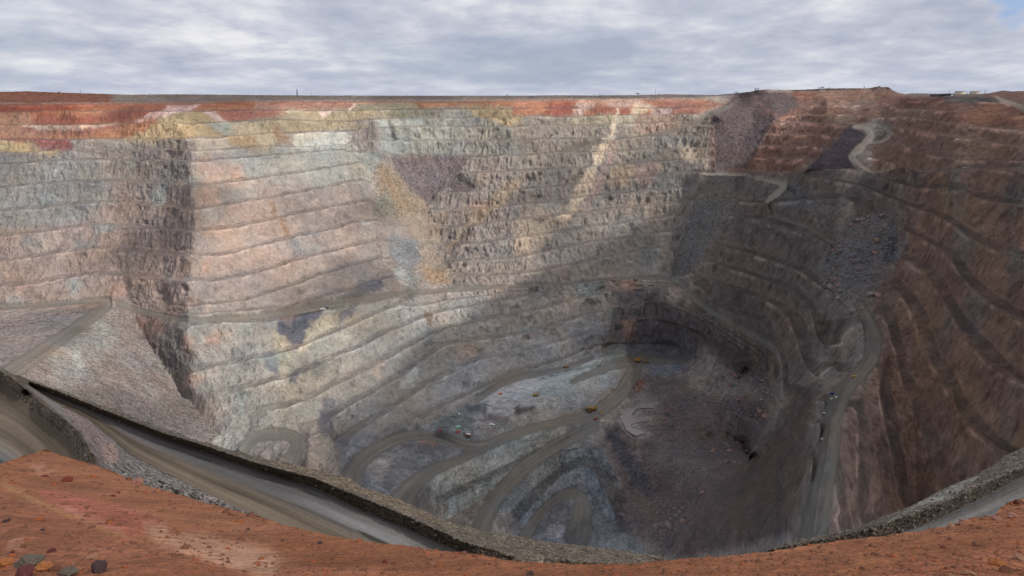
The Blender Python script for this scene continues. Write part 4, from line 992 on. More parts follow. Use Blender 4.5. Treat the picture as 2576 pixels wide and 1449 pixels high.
def build_rim(uu3):
    top3 = lerp(LIP, uu3)+2.2*noise3(uu3/26, 0*uu3, 0*uu3+.3)+1.3*noise3(uu3/8, 0*uu3, 0*uu3+.6)+.8*noise3(uu3/3, 0*uu3, 0*uu3+.9)
    tt = np.linspace(0, 1, NV3)[:, None]
    V3 = top3[None]+(1512-top3)[None]*tt; U3 = np.broadcast_to(uu3[None], V3.shape)
    Y3 = sample(Yo, U3, V3); rx3, rz3 = ray(U3, V3)
    X1 = rx3*Y3; Z1 = rz3*Y3
    rel = .16*fbm(X1/1.6, Y3/1.6, Z1/1.6, 4)+.035*np.maximum(fbm(X1/.3, Y3/.3, Z1/.3, 3), -.05)+.02*np.maximum(fbm(X1/.1, Y3/.1, Z1/.1, 3), 0)+.006*noise3(X1/.06, Y3/.06, Z1/.06)
    ledge = sample(polymask([(-90,1222),(100,1272),(300,1346),(640,1449),(900,1530),(-90,1530)], 4, GU+w1s*2, GV+w2s*2), U3, V3)
    rel += .10*ledge
    led2 = sample(polymask([(2120,1530),(2180,1447),(2400,1407),(2600,1375),(2700,1530)], 4, GU+w1s*2, GV+w2s*2), U3, V3)
    rel += .08*led2+(led2*.03+ledge*.018)*np.maximum(blocky(X1, Y3, Z1, .14)-.5, 0)
    Y3 = Y3-rel
    P3 = np.stack([rx3*Y3, Y3, rz3*Y3], -1)
    C3 = sample(ocol, U3, V3)
    C3 = C3*np.clip(1+.38*fbm(X1/.9, Y3/.9, Z1/.9, 4)+.3*fbm(X1/.12, Y3/.12, Z1/.12, 3)+.2*noise3(X1/.03, Y3/.03, Z1/.03), .4, 1.7)[..., None]
    C3 = C3*(1+fbm(X1/2.2, Y3/2.2+5, Z1, 3)[..., None]*np.array([.08, .16, .3]))
    l3 = (C3@np.array([.3, .55, .15]))[..., None]; C3 = (l3+(C3-l3)*.78)*np.array([.97, 1.0, .90])
    C3 = np.clip(C3, .01, .85)
    sk = []
    hyp = np.hypot(P3[0, :, 0], P3[0, :, 1]); dirn = P3[0, :, :2]/hyp[:, None]
    for d in (22, 14, 8, 4.5, 2.4, 1.2, .5, .18):
        q = P3[0].copy(); q[:, :2] += dirn*d; q[:, 2] -= d*1.9+.2*noise3(q[:, 0], q[:, 1], q[:, 1]*0+d)
        sk.append(q)
    # and the ground runs back under and behind the viewpoint
    bkrows = []
    for d in (1.2, 3, 6, 20):
        q = P3[-1].copy(); q[:, 1] -= d; q[:, 0] *= 1+d*.3; q[:, 2] = np.minimum(q[:, 2]+d*.25, -1.7)
        bkrows.append(q)
    P3 = np.concatenate([np.array(sk), P3, np.array(bkrows)]); k3 = len(sk)
    rep3 = lambda A: np.concatenate([np.repeat(A[:1], k3, 0), A, np.repeat(A[-1:], len(bkrows), 0)])
    return V3, U3, P3, k3, {'Col': rep3(C3), 'rubble': rep3(.25+0*Y3), 'smooth': rep3(0*Y3)}
V3, U3, P3, k3, _at = build_rim(np.linspace(-70, 2646, NU3))
link('ground', grid_mesh('ground', P3, _at), M_ORANGE, kind='structure')
for _u in (np.linspace(-3600, -70, 240), np.linspace(2646, 6200, 240)):      # the same ground carried on past both edges of the view
    _r = build_rim(_u); link('ground', grid_mesh('ground_side', _r[2], _r[4]), M_ORANGE, kind='structure')
def on_rim(u, v):
    j = int(round(np.clip((u+70)/2716*(NU3-1), 0, NU3-1))); a = V3[:, j]; i = int(np.clip(np.searchsorted(a, v), 0, NV3-1))
    return P3[i+k3, j]
print('near', round(time.time()-T00, 1))

# ------------------------------------------------------------------ plain beyond the pit, to the horizon
def simple_mat(name, c, rough=.8, metal=0., noise=None, amt=.4, spec=.3, bump=0.):
    m = bpy.data.materials.new(name); m.use_nodes = True
    nt = m.node_tree; b = nt.nodes['Principled BSDF']; t = NT(nt)
    b.inputs['Roughness'].default_value = rough; b.inputs['Metallic'].default_value = metal
    b.inputs['Specular IOR Level'].default_value = spec
    col = tuple(srgb(c))+(1,)
    if noise:
        tc = t.n('ShaderNodeTexCoord'); no = t.n('ShaderNodeTexNoise', i_Scale=noise, i_Detail=6.0, i_Roughness=.65)
        nt.links.new(tc.outputs['Object'], no.inputs['Vector'])
        v = t.math('ADD', t.math('MULTIPLY', t.math('SUBTRACT', no.outputs[0], .5), amt*2.2), 1.0)
        sc = t.n('ShaderNodeVectorMath', operation='SCALE'); sc.inputs[0].default_value = col[:3]
        nt.links.new(v, sc.inputs['Scale']); nt.links.new(sc.outputs[0], b.inputs['Base Color'])
        if bump:
            bp = t.n('ShaderNodeBump', i_Strength=bump, i_Distance=.1); nt.links.new(no.outputs[0], bp.inputs['Height']); nt.links.new(bp.outputs[0], b.inputs['Normal'])
    else: b.inputs['Base Color'].default_value = col
    return m

rr = np.array([1785, 2000, 2600, 3500, 5000, 8000, 14000, 25000, 60000.])
tx = np.linspace(-1.3, 1.3, 90)
R_, T_ = np.meshgrid(rr[::-1], tx, indexing='ij')
Pp = np.stack([R_*T_, R_, -17+0*R_], -1)
cp = np.zeros(Pp.shape); cp[:] = srgb((92,98,96)); cp[R_ < 2300] = srgb((120,92,78))
link('plain', grid_mesh('plain', Pp, {'Col': cp, 'rubble': 0*R_, 'smooth': 0*R_}), ground_mat('scrub_plain', (400, 90, 20), .2, .5), kind='structure')

# ------------------------------------------------------------------ water
M_POND = bpy.data.materials.new('muddy_water'); M_POND.use_nodes = True
b = M_POND.node_tree.nodes['Principled BSDF']; b.inputs['Base Color'].default_value = tuple(srgb((140,130,126)))+(1,)
b.inputs['Roughness'].default_value = .42; b.inputs['IOR'].default_value = 1.33
t = NT(M_POND.node_tree); no = t.n('ShaderNodeTexNoise', i_Scale=.35, i_Detail=4.0); g = t.n('ShaderNodeNewGeometry'); t.l(g, 'Position', no, 'Vector')
bp = t.n('ShaderNodeBump', i_Strength=.06, i_Distance=.3); t.l(no, 0, bp, 'Height'); t.l(bp, 0, b, 'Normal')
import bmesh
def dense(poly, n=5):
    pts = [(a, b, 0) for a, b in poly]; pts.append(pts[0])
    return [(a, b) for a, b, _ in curve(pts, n)][:-1]
bm_ = bmesh.new()
rr_ = random.Random(3)
vs = [bm_.verts.new(at_z(a+rr_.uniform(-1, 1), b_+rr_.uniform(-.7, .7), -460.9)) for a, b_ in dense(pond, 3)]
fc = bm_.faces.new(vs); bmesh.ops.triangulate(bm_, faces=[fc]); bmesh.ops.recalc_face_normals(bm_, faces=bm_.faces)
me = bpy.data.meshes.new('pond_water'); bm_.to_mesh(me); bm_.free()
link('pond_water', me, M_POND, kind='structure')

# ------------------------------------------------------------------ objects
from mathutils import Matrix
class MB:
    def __init__(s): s.b = bmesh.new()
    def box(s, c, d, rot=(0, 0, 0), bev=.04):
        g = bmesh.ops.create_cube(s.b, size=1)['verts']
        from mathutils import Euler
        M = Matrix.Translation(c) @ Euler(rot).to_matrix().to_4x4() @ Matrix.Diagonal((d[0], d[1], d[2], 1))
        bmesh.ops.transform(s.b, matrix=M, verts=g)
        if bev:
            es = list({e for v in g for e in v.link_edges})
            bmesh.ops.bevel(s.b, geom=es, offset=min(bev, min(d)*.3), segments=1, affect='EDGES')
        return s
    def rod(s, p0, p1, r0, r1=None, n=10):
        r1 = r0 if r1 is None else r1
        p0 = Vector(p0); p1 = Vector(p1); d = p1-p0
        g = bmesh.ops.create_cone(s.b, cap_ends=True, segments=n, radius1=r0, radius2=r1, depth=d.length)['verts']
        bmesh.ops.transform(s.b, matrix=Matrix.Translation((p0+p1)/2) @ d.to_track_quat('Z', 'Y').to_matrix().to_4x4(), verts=g)
        return s
    def prism(s, prof, y0, y1):
        """profile in x, z swept from y0 to y1"""
        a = [s.b.verts.new((x, y0, z)) for x, z in prof]; b = [s.b.verts.new((x, y1, z)) for x, z in prof]
        s.b.faces.new(a); s.b.faces.new(b[::-1])
        for i in range(len(prof)):
            j = (i+1) % len(prof); s.b.faces.new((a[j], a[i], b[i], b[j]))
        return s
    def mesh(s, name, mat):
        bmesh.ops.recalc_face_normals(s.b, faces=s.b.faces)
        me = bpy.data.meshes.new(name); s.b.to_mesh(me); s.b.free(); me.materials.append(mat); return me
    def build(s, name, mat, parent=None): return link(name, s.mesh(name, mat), None, parent)
from mathutils import Vector
def thing(name, label, cat, loc=(0, 0, 0), rz=0., group=None):
    o = bpy.data.objects.new(name, None); C.objects.link(o)
    o.location = tuple(float(a) for a in loc); o.rotation_euler = (0, 0, rz); o['label'] = label; o['category'] = cat
    if group: o['group'] = group
    return o
def tag(o, label, cat, group=None):
    o['label'] = label; o['category'] = cat
    if group: o['group'] = group
    return o
def dup(root, loc, rz, label, group=None, scale=None):
    r = root.copy(); C.objects.link(r); r.location = tuple(float(a) for a in loc); r.rotation_euler = (0, 0, rz); r['label'] = label
    if group: r['group'] = group
    if scale: r.scale = (scale,)*3
    for ch in list(root.children):
        c = ch.copy(); C.objects.link(c); c.parent = r
        for g_ in ch.children:
            d = g_.copy(); C.objects.link(d); d.parent = c
    return r

OFF = simple_mat('dull_white', (168,164,156), .7, noise=.6, amt=.2)  # duller white for the vehicles and cabins on the right
YEL = simple_mat('yellow_paint', (150,116,58), .5, noise=.8, amt=.35); DRK = simple_mat('black_rubber', (38,37,36), .9, noise=1.5)
WHT = simple_mat('white_paint', (226,226,220), .5, noise=.6, amt=.12); GLS = simple_mat('dark_glass', (30,34,40), .12, spec=.6)
STL = simple_mat('grimy_steel', (112,106,98), .7, noise=.7); RED = simple_mat('red_paint', (170,66,48), .5, noise=.8)
BLU = simple_mat('blue_paint', (44,62,104), .6, noise=.7); TAN = simple_mat('tan_plate', (176,150,124), .8, noise=.5)
GRN = simple_mat('pale_green_paint', (150,206,180), .5); ORA = simple_mat('orange_paint', (200,104,56), .55)
BRN = simple_mat('rusty_steel', (116,72,56), .85, noise=.7); CRM = simple_mat('cream_tank_paint', (206,196,170), .7, noise=.08, amt=.15)
GRY = simple_mat('grey_shed_sheet', (70,74,82), .6, noise=.4); PST = simple_mat('post_white', (214,206,192), .7, noise=9, amt=.2)

# --- haul truck, nose towards +x
def haul_truck(name, label, loc, rz, group=None):
    t_ = thing(name, label, 'haul truck', loc, rz, group); t_.scale = (1.2,)*3
    MB().box((0, 0, 2.4), (11.5, 2.6, 1.2)).box((4.6, 0, 2.9), (2.6, 5.2, 1.6)).box((-3.9, 0, 2.1), (1.4, 4.6, 1.2)).build('chassis', YEL, t_)
    tr_ = MB().prism([(-6.6, 3.6), (-5.8, 5.9), (2.6, 6.3), (6.2, 7.0), (6.2, 6.7), (3.0, 5.8), (2.2, 3.6), (-3.2, 3.1)], -3.4, 3.4).build('dump_body', YEL, t_)
    for y in (-3.5, 3.5):
        q = MB().box((-1.4, y, 5.6), (7.6, .2, .25))
        for i in range(5): q.box((-4.6+i*1.6, y, 4.7), (.3, .22, 2.1))
        q.build('side_rib', YEL, tr_)
    hp = bmesh.new(); bmesh.ops.create_icosphere(hp, subdivisions=3, radius=1)
    for v in hp.verts: v.co = Vector((v.co.x*4.2-1.2, v.co.y*3.0, 5.9+max(v.co.z, -.1)*1.3+.25*math.sin(v.co.x*5+v.co.y*4)))
    me_ = bpy.data.meshes.new('rock_load'); hp.to_mesh(me_); hp.free(); me_.materials.append(STL); link('rock_load', me_, None, tr_)
    cb_ = MB().box((4.9, 1.5, 4.9), (2.2, 1.9, 1.9)).build('cab', YEL, t_)
    MB().box((6.02, 1.5, 5.1), (.1, 1.6, .9)).box((4.9, 2.47, 5.1), (1.6, .1, .8)).build('window', GLS, cb_)
    MB().box((6.1, -.4, 3.3), (.25, 3.2, 1.3)).build('radiator_grille', DRK, t_)
    for x, ys in ((3.9, (-2.9, 2.9)), (-3.6, (-2.9, -1.5, 1.5, 2.9))):
        for y in ys:
            wh = MB().rod((x, y-.55, 1.7), (x, y+.55, 1.7), 1.7, n=20).build('wheel', DRK, t_)
            MB().rod((x, y-.6, 1.7), (x, y+.6, 1.7), .8, n=14).build('rim', YEL, wh)
    h_ = MB()
    for i in range(7): h_.box((6.4, 2.2-i*.6, 1.2+i*.35), (.2, .7, .1))
    h_.build('ladder', STL, t_)
    return t_
def tracks(t_, L, W, r=.7, tw=.8):
    for y in (-W/2, W/2):
        k = MB().prism([(-L/2, r*.5), (-L/2+r*.5, 0), (L/2-r*.5, 0), (L/2, r*.5), (L/2, r*1.3), (L/2-r*.5, r*1.8), (-L/2+r*.5, r*1.8), (-L/2, r*1.3)], y-tw/2, y+tw/2).build('track', DRK, t_)
        q = MB()
        for i in range(5): q.rod((-L/2+r+i*(L-2*r)/4, y-tw*.55, r*.9), (-L/2+r+i*(L-2*r)/4, y+tw*.55, r*.9), r*.5)
        q.build('roller', STL, k)
def shovel(name, label, loc, rz, col=None):
    col = col or YEL
    t_ = thing(name, label, 'excavator', loc, rz)
    tracks(t_, 9, 5.6, 1.2, 1.4)
    MB().box((-1.2, 0, 4.2), (8.4, 6.2, 2.8), bev=.2).box((-3.8, 0, 6.0), (2.6, 5.6, 1.0), bev=.1).rod((0, 0, 2), (0, 0, 3), 1.6, n=16).build('engine_house', col, t_)
    c_ = MB().box((2.6, 2.2, 6.8), (2.6, 2.0, 2.4), bev=.1).build('cab', col, t_)
    MB().box((3.95, 2.2, 7.0), (.1, 1.6, 1.5)).build('window', GLS, c_)
    MB().rod((2.6, -.2, 4.6), (8.2, -.2, 8.4), .75, .5).rod((2.4, -.8, 3.6), (6.2, -.8, 6.6), .25).build('boom', col, t_)
    MB().rod((8.2, -.2, 8.4), (10.6, -.2, 3.8), .55, .45).rod((6.4, -.2, 8.4), (9.8, -.2, 6.4), .2).build('stick', col, t_)
    MB().prism([(9.6, 3.9), (11.6, 4.1), (12.6, 2.2), (11.6, 1.0), (10.0, 1.4)], -1.9, 1.5).box((12.4, -1.4, 1.6), (.6, .25, .25)).box((12.4, -.2, 1.6), (.6, .25, .25)).box((12.4, 1.0, 1.6), (.6, .25, .25)).build('bucket', STL, t_)
    return t_
def dozer(name, label, loc, rz):
    t_ = thing(name, label, 'bulldozer', loc, rz)
    tracks(t_, 6, 3.6, 1.0, .9)
    MB().box((.8, 0, 2.3), (4.2, 2.3, 1.5), bev=.15).rod((1.6, .6, 3), (1.6, .6, 4.3), .14).build('engine_hood', YEL, t_)
    c_ = MB().box((-1.4, 0, 3.3), (1.9, 2.2, 1.9), bev=.1).box((-1.4, 0, 4.4), (2.5, 2.7, .2)).build('cab', YEL, t_)
    MB().box((-.42, 0, 3.5), (.08, 1.8, 1.1)).box((-1.4, 1.12, 3.5), (1.5, .08, 1.0)).build('window', GLS, c_)
    MB().prism([(4.2, .2), (4.9, .1), (4.5, 1.0), (4.5, 1.7), (4.9, 2.3), (4.3, 2.2), (4.1, 1.2)], -2.8, 2.8).rod((3.9, -2, 1), (1, -2, .9), .2).rod((3.9, 2, 1), (1, 2, .9), .2).build('blade', YEL, t_)
    MB().prism([(-3.4, 1.8), (-4.6, 1.6), (-4.8, .2), (-4.3, .9), (-3.4, 1.2)], -.3, .3).build('ripper', STL, t_)
    return t_
def drill(name, label, loc, rz, mast=True, roof=None):
    t_ = thing(name, label, 'drill rig', loc, rz)
    tracks(t_, 6.5, 3.6, .9, .8)
    MB().box((-1.6, 0, 2.9), (6.6, 3.4, 2.0), bev=.15).box((-2.6, -.2, 4.2), (3.4, 2.6, .7), bev=.1).box((-4.3, 0, 4.0), (1, 2.4, .5)).build('engine_house', YEL if mast else BRN, t_)
    c_ = MB().box((2.2, 1.0, 3.5), (1.7, 1.6, 2.1), bev=.08).build('cab', roof or YEL, t_)
    MB().box((3.08, 1.0, 3.7), (.08, 1.3, 1.3)).build('window', GLS, c_)
    if mast:
        m_ = MB()
        for a in (-.45, .45):
            for b_ in (-.45, .45): m_.rod((5+a, b_, .3), (5+a, b_, 12.5), .12, n=6)
        for i in range(10):
            z = .8+i*1.2
            m_.rod((4.55, -.45, z), (5.45, -.45, z+1.2), .07, n=5).rod((4.55, .45, z+1.2), (5.45, .45, z), .07, n=5).rod((4.55, -.45, z), (4.55, .45, z+1.2), .07, n=5)
        m_.build('mast', YEL, t_)
        MB().rod((1.2, 0, 3.2), (4.6, 0, 6.4), .28).rod((1.2, 0, 3.9), (4.7, 0, 4.4), .16).build('mast_arm', YEL, t_)
        MB().box((5, 0, 7.4), (.8, .8, 1.4)).rod((5, 0, .1), (5, 0, 7), .12).build('drill_head', STL, t_)
    else:
        MB().rod((2.8, -.8, 3), (6.4, -.8, 5.2), .4).rod((6.4, -.8, 5.2), (7.6, -.8, 1.4), .35).build('boom', BRN, t_)
        MB().prism([(6.9, 1.7), (8.2, 1.6), (8.4, .5), (7.2, .3)], -1.6, .0).build('bucket', STL, t_)
        MB().box((.2, .6, 4.75), (4.2, 2.0, .25)).box((-2.2, -.5, 4.72), (1.6, 1.8, .2)).build('roof_panel', WHT, t_)
    return t_
def ute(name, label, loc, rz, mat, k=1., cat='utility vehicle'):
    t_ = thing(name, label, cat, loc, rz)
    MB().prism([(-2.7*k, .6*k), (-2.7*k, 1.15*k), (-.6*k, 1.15*k), (1.2*k, 1.2*k), (2.5*k, 1.05*k), (2.7*k, .6*k)], -.95*k, .95*k).build('body', mat, t_)
    c_ = MB().prism([(-.75*k, 1.15*k), (-.6*k, 1.85*k), (.6*k, 1.85*k), (1.25*k, 1.2*k)], -.85*k, .85*k).build('cab', mat, t_)
    MB().prism([(.68*k, 1.8*k), (1.28*k, 1.24*k), (1.33*k, 1.26*k), (.73*k, 1.84*k)], -.75*k, .75*k).box((0, .87*k, 1.5*k), (1.0*k, .05, .4*k)).box((0, -.87*k, 1.5*k), (1.0*k, .05, .4*k)).build('window', GLS, c_)
    for x in (-1.7*k, 1.7*k):
        for y in (-.9*k, .9*k):
            wh = MB().rod((x, y-.13*k, .4*k), (x, y+.13*k, .4*k), .4*k, n=14).build('wheel', DRK, t_)
            MB().rod((x, y-.14*k, .4*k), (x, y+.14*k, .4*k), .2*k, n=8).build('rim', STL, wh)
    return t_
def light_tower(name, label, loc, rz):
    t_ = thing(name, label, 'lighting tower', loc, rz)
    MB().box((0, 0, 1.1), (2.8, 1.5, 1.2), bev=.1).rod((1.4, 0, .6), (2.8, 0, .4), .07).build('trailer', WHT, t_)
    for y in (-.85, .85): MB().rod((-.3, y-.12, .4), (-.3, y+.12, .4), .38, n=12).build('wheel', DRK, t_)
    MB().rod((0, 0, 1.5), (0, 0, 8.4), .11, .07).build('mast', STL, t_)
    h_ = MB().box((0, 0, 8.4), (.15, 2.0, .12)).build('lamp_head', STL, t_)
    for i in range(4): MB().box((.14, -.75+i*.5, 8.4), (.22, .4, .45)).build('lamp', WHT, h_)
    return t_
def cabin(name, label, cat, loc, rz, mat, d=(6, 2.4, 2.6)):
    t_ = thing(name, label, cat, loc, rz)
    q = MB().box((0, 0, d[2]/2+.2), d, bev=.06)
    for i in range(int(d[0]/.6)): q.box((-d[0]/2+.35+i*.6, -d[1]/2-.03, d[2]/2+.2), (.12, .08, d[2]*.9), bev=0); q.box((-d[0]/2+.35+i*.6, d[1]/2+.03, d[2]/2+.2), (.12, .08, d[2]*.9), bev=0)
    q.build('wall', mat, t_)
    MB().box((0, 0, d[2]+.26), (d[0]+.16, d[1]+.16, .1)).build('roof', mat, t_)
    MB().box((d[0]/2+.04, 0, d[2]/2+.1), (.06, d[1]*.45, d[2]*.8)).build('door', STL, t_)
    return t_

R = math.radians
haul_truck('haul_truck', 'yellow haul truck loaded with rock on the haul road left of the muddy pond', on_pit(1488, 1034), R(218))
shovel('excavator', 'yellow mining shovel on the shaded flat at the far end of the pit floor', on_pit(1604, 911), R(-12))
dozer('bulldozer', 'yellow bulldozer just right of the mining shovel at the far end of the pit floor', on_pit(1627, 912), R(170))
dozer('bulldozer', 'yellow bulldozer alone on the pale ledge below the sunlit benches', on_pit(1423, 925), R(25))
drill('drill_rig', 'yellow drill rig with upright lattice mast on the pale pit floor', on_pit(1348, 997), R(0))
drill('drill_rig', 'brown tracked machine with white roof panels beside the curved haul road', on_pit(1178, 1100), R(-20), False, WHT)
light_tower('lighting_tower', 'white lighting tower on the pale floor, farthest up the pit floor', on_pit(1264, 978), R(30))
light_tower('lighting_tower', 'white lighting tower beside the dark round patch on the pit floor', on_pit(1155, 1041), R(-30))
ute('utility_vehicle', 'small orange vehicle on the pale floor left of the drill rig', on_pit(1259, 993), R(10), ORA, 1.3)
ute('utility_vehicle', 'pale green utility vehicle on the dark floor above the red ones', on_pit(1154, 1075), R(30), GRN, 1.3)
ute('utility_vehicle', 'red utility vehicle left of the brown tracked machine', on_pit(1153, 1088), R(20), RED, 1.3)
ute('utility_vehicle', 'red utility vehicle at the outer edge of the curved haul road', on_pit(1107, 1083), R(5), RED, 1.3)
ute('utility_vehicle', 'white utility vehicle above the pale bank right of the brown machine', on_pit(1238, 1069), R(-20), WHT, 1.4)
ute('utility_vehicle', 'small yellow vehicle below the loaded haul truck', on_pit(1512, 1040), R(80), YEL, 1.4)
ute('utility_vehicle', 'white utility vehicle on the long road across the middle of the pit wall', on_pit(813, 783), R(15), WHT, 1.6)
ute('utility_vehicle', 'dark vehicle following a white one on the long road across the pit wall', on_pit(822, 777), R(15), GRY, 1.6)
pl_ = thing('steel_ramp', 'flat tan steel ramp slab at the road junction beside the pond', 'ramp', on_pit(1513, 1056), R(105))
MB().box((0, 0, .9), (13, 6, .4), (0, .08, 0)).build('deck', TAN, pl_); MB().box((4, 0, .4), (.6, 5.4, .8)).build('leg', STL, pl_); MB().box((-4, 0, .4), (.6, 5.4, .8)).build('leg', STL, pl_)
MB().box((0, 3.1, 1.3), (13, .2, .5), (0, .08, 0)).build('kerb', STL, pl_)
sk_ = cabin('rock_skip', 'rust brown steel skip left of the tan ramp slab', 'skip', on_pit(1500, 1056), R(30), BRN, (6, 4, 2.2))
ute('utility_vehicle', 'white utility vehicle on the level road across the red east wall', on_pit(2428, 424), R(175), OFF, 1.0)
cabin('site_container', 'long yellow container at the upper end of the ramp road', 'container', on_pit(2149, 948), R(8), YEL, (6, 1.6, 1.3))
cabin('site_container', 'dark blue container on the ramp road above the white cabins', 'container', on_pit(2095, 992), R(10), BLU, (6, 2.2, 1.8))
for i, (a, b_, w_) in enumerate([(2092, 1006, 'nearer of the two white cabins on the ramp road by the blue container'), (2104, 1002, 'white cabin right of its neighbour on the ramp road by the blue container'), (2069, 1107, 'small white cabin low on the ramp road left of the soil ridge')]):
    cabin('site_cabin', w_, 'cabin', on_pit(a, b_), R(20), OFF, (2.2, 1.7, 1.5))
drill('drill_rig', 'white and yellow machine halfway down the ramp road', on_pit(2073, 1044), R(120), False, OFF).scale = (.45,)*3

# --- things on the skyline
def tower(name, label, u, v0, v1, Yd, kind='pole'):
    p = at_y(u, v0, Yd); h = at_y(u, v1, Yd)[2]-p[2]
    t_ = thing(name, label, 'mast' if kind != 'frame' else 'tower', p)
    q = MB(); r = max(h*.018, .35)
    if kind == 'comm':
        for a in (-.09, .09):
            for b_ in (-.09, .09): q.rod((a*h, b_*h, -2), (a*.3*h, b_*.3*h, h), r*.8, r*.5, 5)
        for i in range(7):
            z = h*i/7.; k = .09*(1-.7*i/7.); k2 = .09*(1-.7*(i+1)/7.)
            q.rod((-k*h, -k*h, z), (k2*h, -k2*h, z+h/7), r*.4, n=4).rod((k*h, k*h, z), (-k2*h, k2*h, z+h/7), r*.4, n=4)
        q.build('lattice', GRY, t_)
        MB().rod((0, 0, h*.34), (0, 0, h*.5), h*.07, n=10).rod((0, 0, h*.62), (0, 0, h*.72), h*.05, n=10).build('antenna', GRY, t_)
    elif kind == 'frame':
        for a in (-.45, .45):
            for b_ in (-.3, .3): q.rod((a*h, b_*h, -2), (a*h, b_*h, h), r*1.2, n=5)
        q.build('leg', GRY, t_)
        MB().box((0, 0, h), (h*1.3, h*.9, h*.09)).build('roof', GRY, t_); MB().box((0, 0, h*.45), (h*1.1, h*.8, h*.07)).box((0, 0, h*.2), (h*.6, h*.5, h*.3)).build('platform', GRY, t_)
    else:
        q.rod((0, 0, -2), (0, 0, h), r, r*.6, 6).build('pole', GRY, t_)
        MB().box((0, 0, h), (h*.28, h*.06, h*.06)).build('crossarm', GRY, t_)
    return t_
tower('radio_mast', 'tall lattice radio mast, highest thing on the left skyline', 748, 241, 224, 1600, 'comm')
tower('pole', 'thin pole on the skyline a little right of the lattice radio mast', 784, 241, 233, 1620)
tower('pole', 'thin pole standing on the red spoil bank at far left', 203, 234, 226, 1450)
tower('pole', 'tall thin pole on the skyline left of the grey dump', 1649, 240, 226, 1640)
tower('pole', 'short thin pole right of the tall one by the grey dump', 1658, 240, 233, 1640)
tower('pole', 'short pole far along the centre skyline', 1022, 242, 235, 1640)
tower('viewing_frame', 'open steel frame tower on top of the grey waste dump', 1903, 230, 222, 1550, 'frame')
tower('viewing_frame', 'small steel frame tower down the slope of the grey waste dump', 1853, 236, 231, 1600, 'frame')
tower('pole', 'pole on the skyline left of the two cream tanks', 2388, 237, 228, 1420)
tower('pole', 'pole close behind the left cream tank', 2433, 237, 230, 1440)
tower('pole', 'taller of the two poles right of the cream tanks', 2476, 237, 226, 1300)
tower('pole', 'shorter of the two poles right of the cream tanks', 2481, 237, 231, 1300)
for (u, w_) in ((2414, 'left of the two round cream tanks on the skyline'), (2452, 'right of the two round cream tanks on the skyline')):
    p = at_y(u, 237, 1380); t_ = thing('water_tank', w_, 'tank', p, 0, 'cream tanks on the skyline')
    MB().rod((0, 0, -3), (0, 0, 4.6), 8.8, n=40).build('wall', CRM, t_)
    MB().rod((0, 0, 4.6), (0, 0, 5.3), 9.1, 7.5, n=40).build('roof', GRY, t_)
    q = MB(); [q.box((9*math.cos(-1.9)+0, 9*math.sin(-1.9), i*.6), (.5, .1, .08)) for i in range(8)]; q.build('ladder', STL, t_)
for (u, v, L_, w_) in ((2356, 243, 17, 'long low dark shed, left one on the far flat'), (2384, 241.5, 15, 'long low dark shed with a white end, right one on the far flat')):
    t_ = thing('machine_shed', w_, 'shed', at_y(u, v, 1120), R(4), 'dark sheds beyond the rim')
    MB().box((0, 0, 1.2), (L_, 7, 3)).build('wall', GRY, t_); MB().prism([(-L_/2-.4, 2.8), (L_/2+.4, 2.8), (L_/2+.4, 3.3), (0, 3.9), (-L_/2-.4, 3.3)], -3.9, 3.9).build('roof', GRY, t_)
    MB().box((L_*.3, -3.55, 1.2), (3.4, .1, 2)).build('door', WHT if L_ == 15 else DRK, t_)

# --- trees on the skyline
LEAF = simple_mat('gum_leaves', (72,80,58), .8, noise=.9, amt=.6); BARK = simple_mat('gum_bark', (104,92,80), .9, noise=1.)
def tree(label, u, v0, v1, Yd, wk=1., seed=0, group='trees on the skyline'):
    rg = random.Random(seed); p = at_y(u, v0, Yd); h = at_y(u, v1, Yd)[2]-p[2]
    t_ = thing('tree', label, 'tree', p, 0, group)
    q = MB().rod((0, 0, -1.5), (h*.03, 0, h*.5), h*.05, h*.03, 7)
    tips = []
    for i in range(6):
        a = rg.uniform(0, 6.28); rr0 = h*wk*rg.uniform(.15, .38); z = h*rg.uniform(.5, .9)
        q.rod((h*.02, 0, h*rg.uniform(.2, .5)), (rr0*math.cos(a), rr0*math.sin(a), z), h*.022, h*.008, 5); tips.append((rr0*math.cos(a), rr0*math.sin(a), z))
    q.build('trunk', BARK, t_)
    b_ = bmesh.new()
    for (x, y, z) in tips+[(0, 0, h*.8)]:
        for i in range(70):
            c = Vector((x+rg.gauss(0, h*.11*wk), y+rg.gauss(0, h*.11*wk), min(h, z+rg.gauss(0, h*.09))))
            n_ = Vector((rg.gauss(0, 1), rg.gauss(0, 1), rg.gauss(0, 1))).normalized(); s_ = h*rg.uniform(.03, .06)
            u_ = n_.orthogonal().normalized()*s_; v_ = n_.cross(u_)
            b_.faces.new([b_.verts.new(c+u_), b_.verts.new(c+v_), b_.verts.new(c-u_), b_.verts.new(c-v_)])
    me_ = bpy.data.meshes.new('crown'); b_.to_mesh(me_); b_.free(); me_.materials.append(LEAF); link('crown', me_, None, t_)
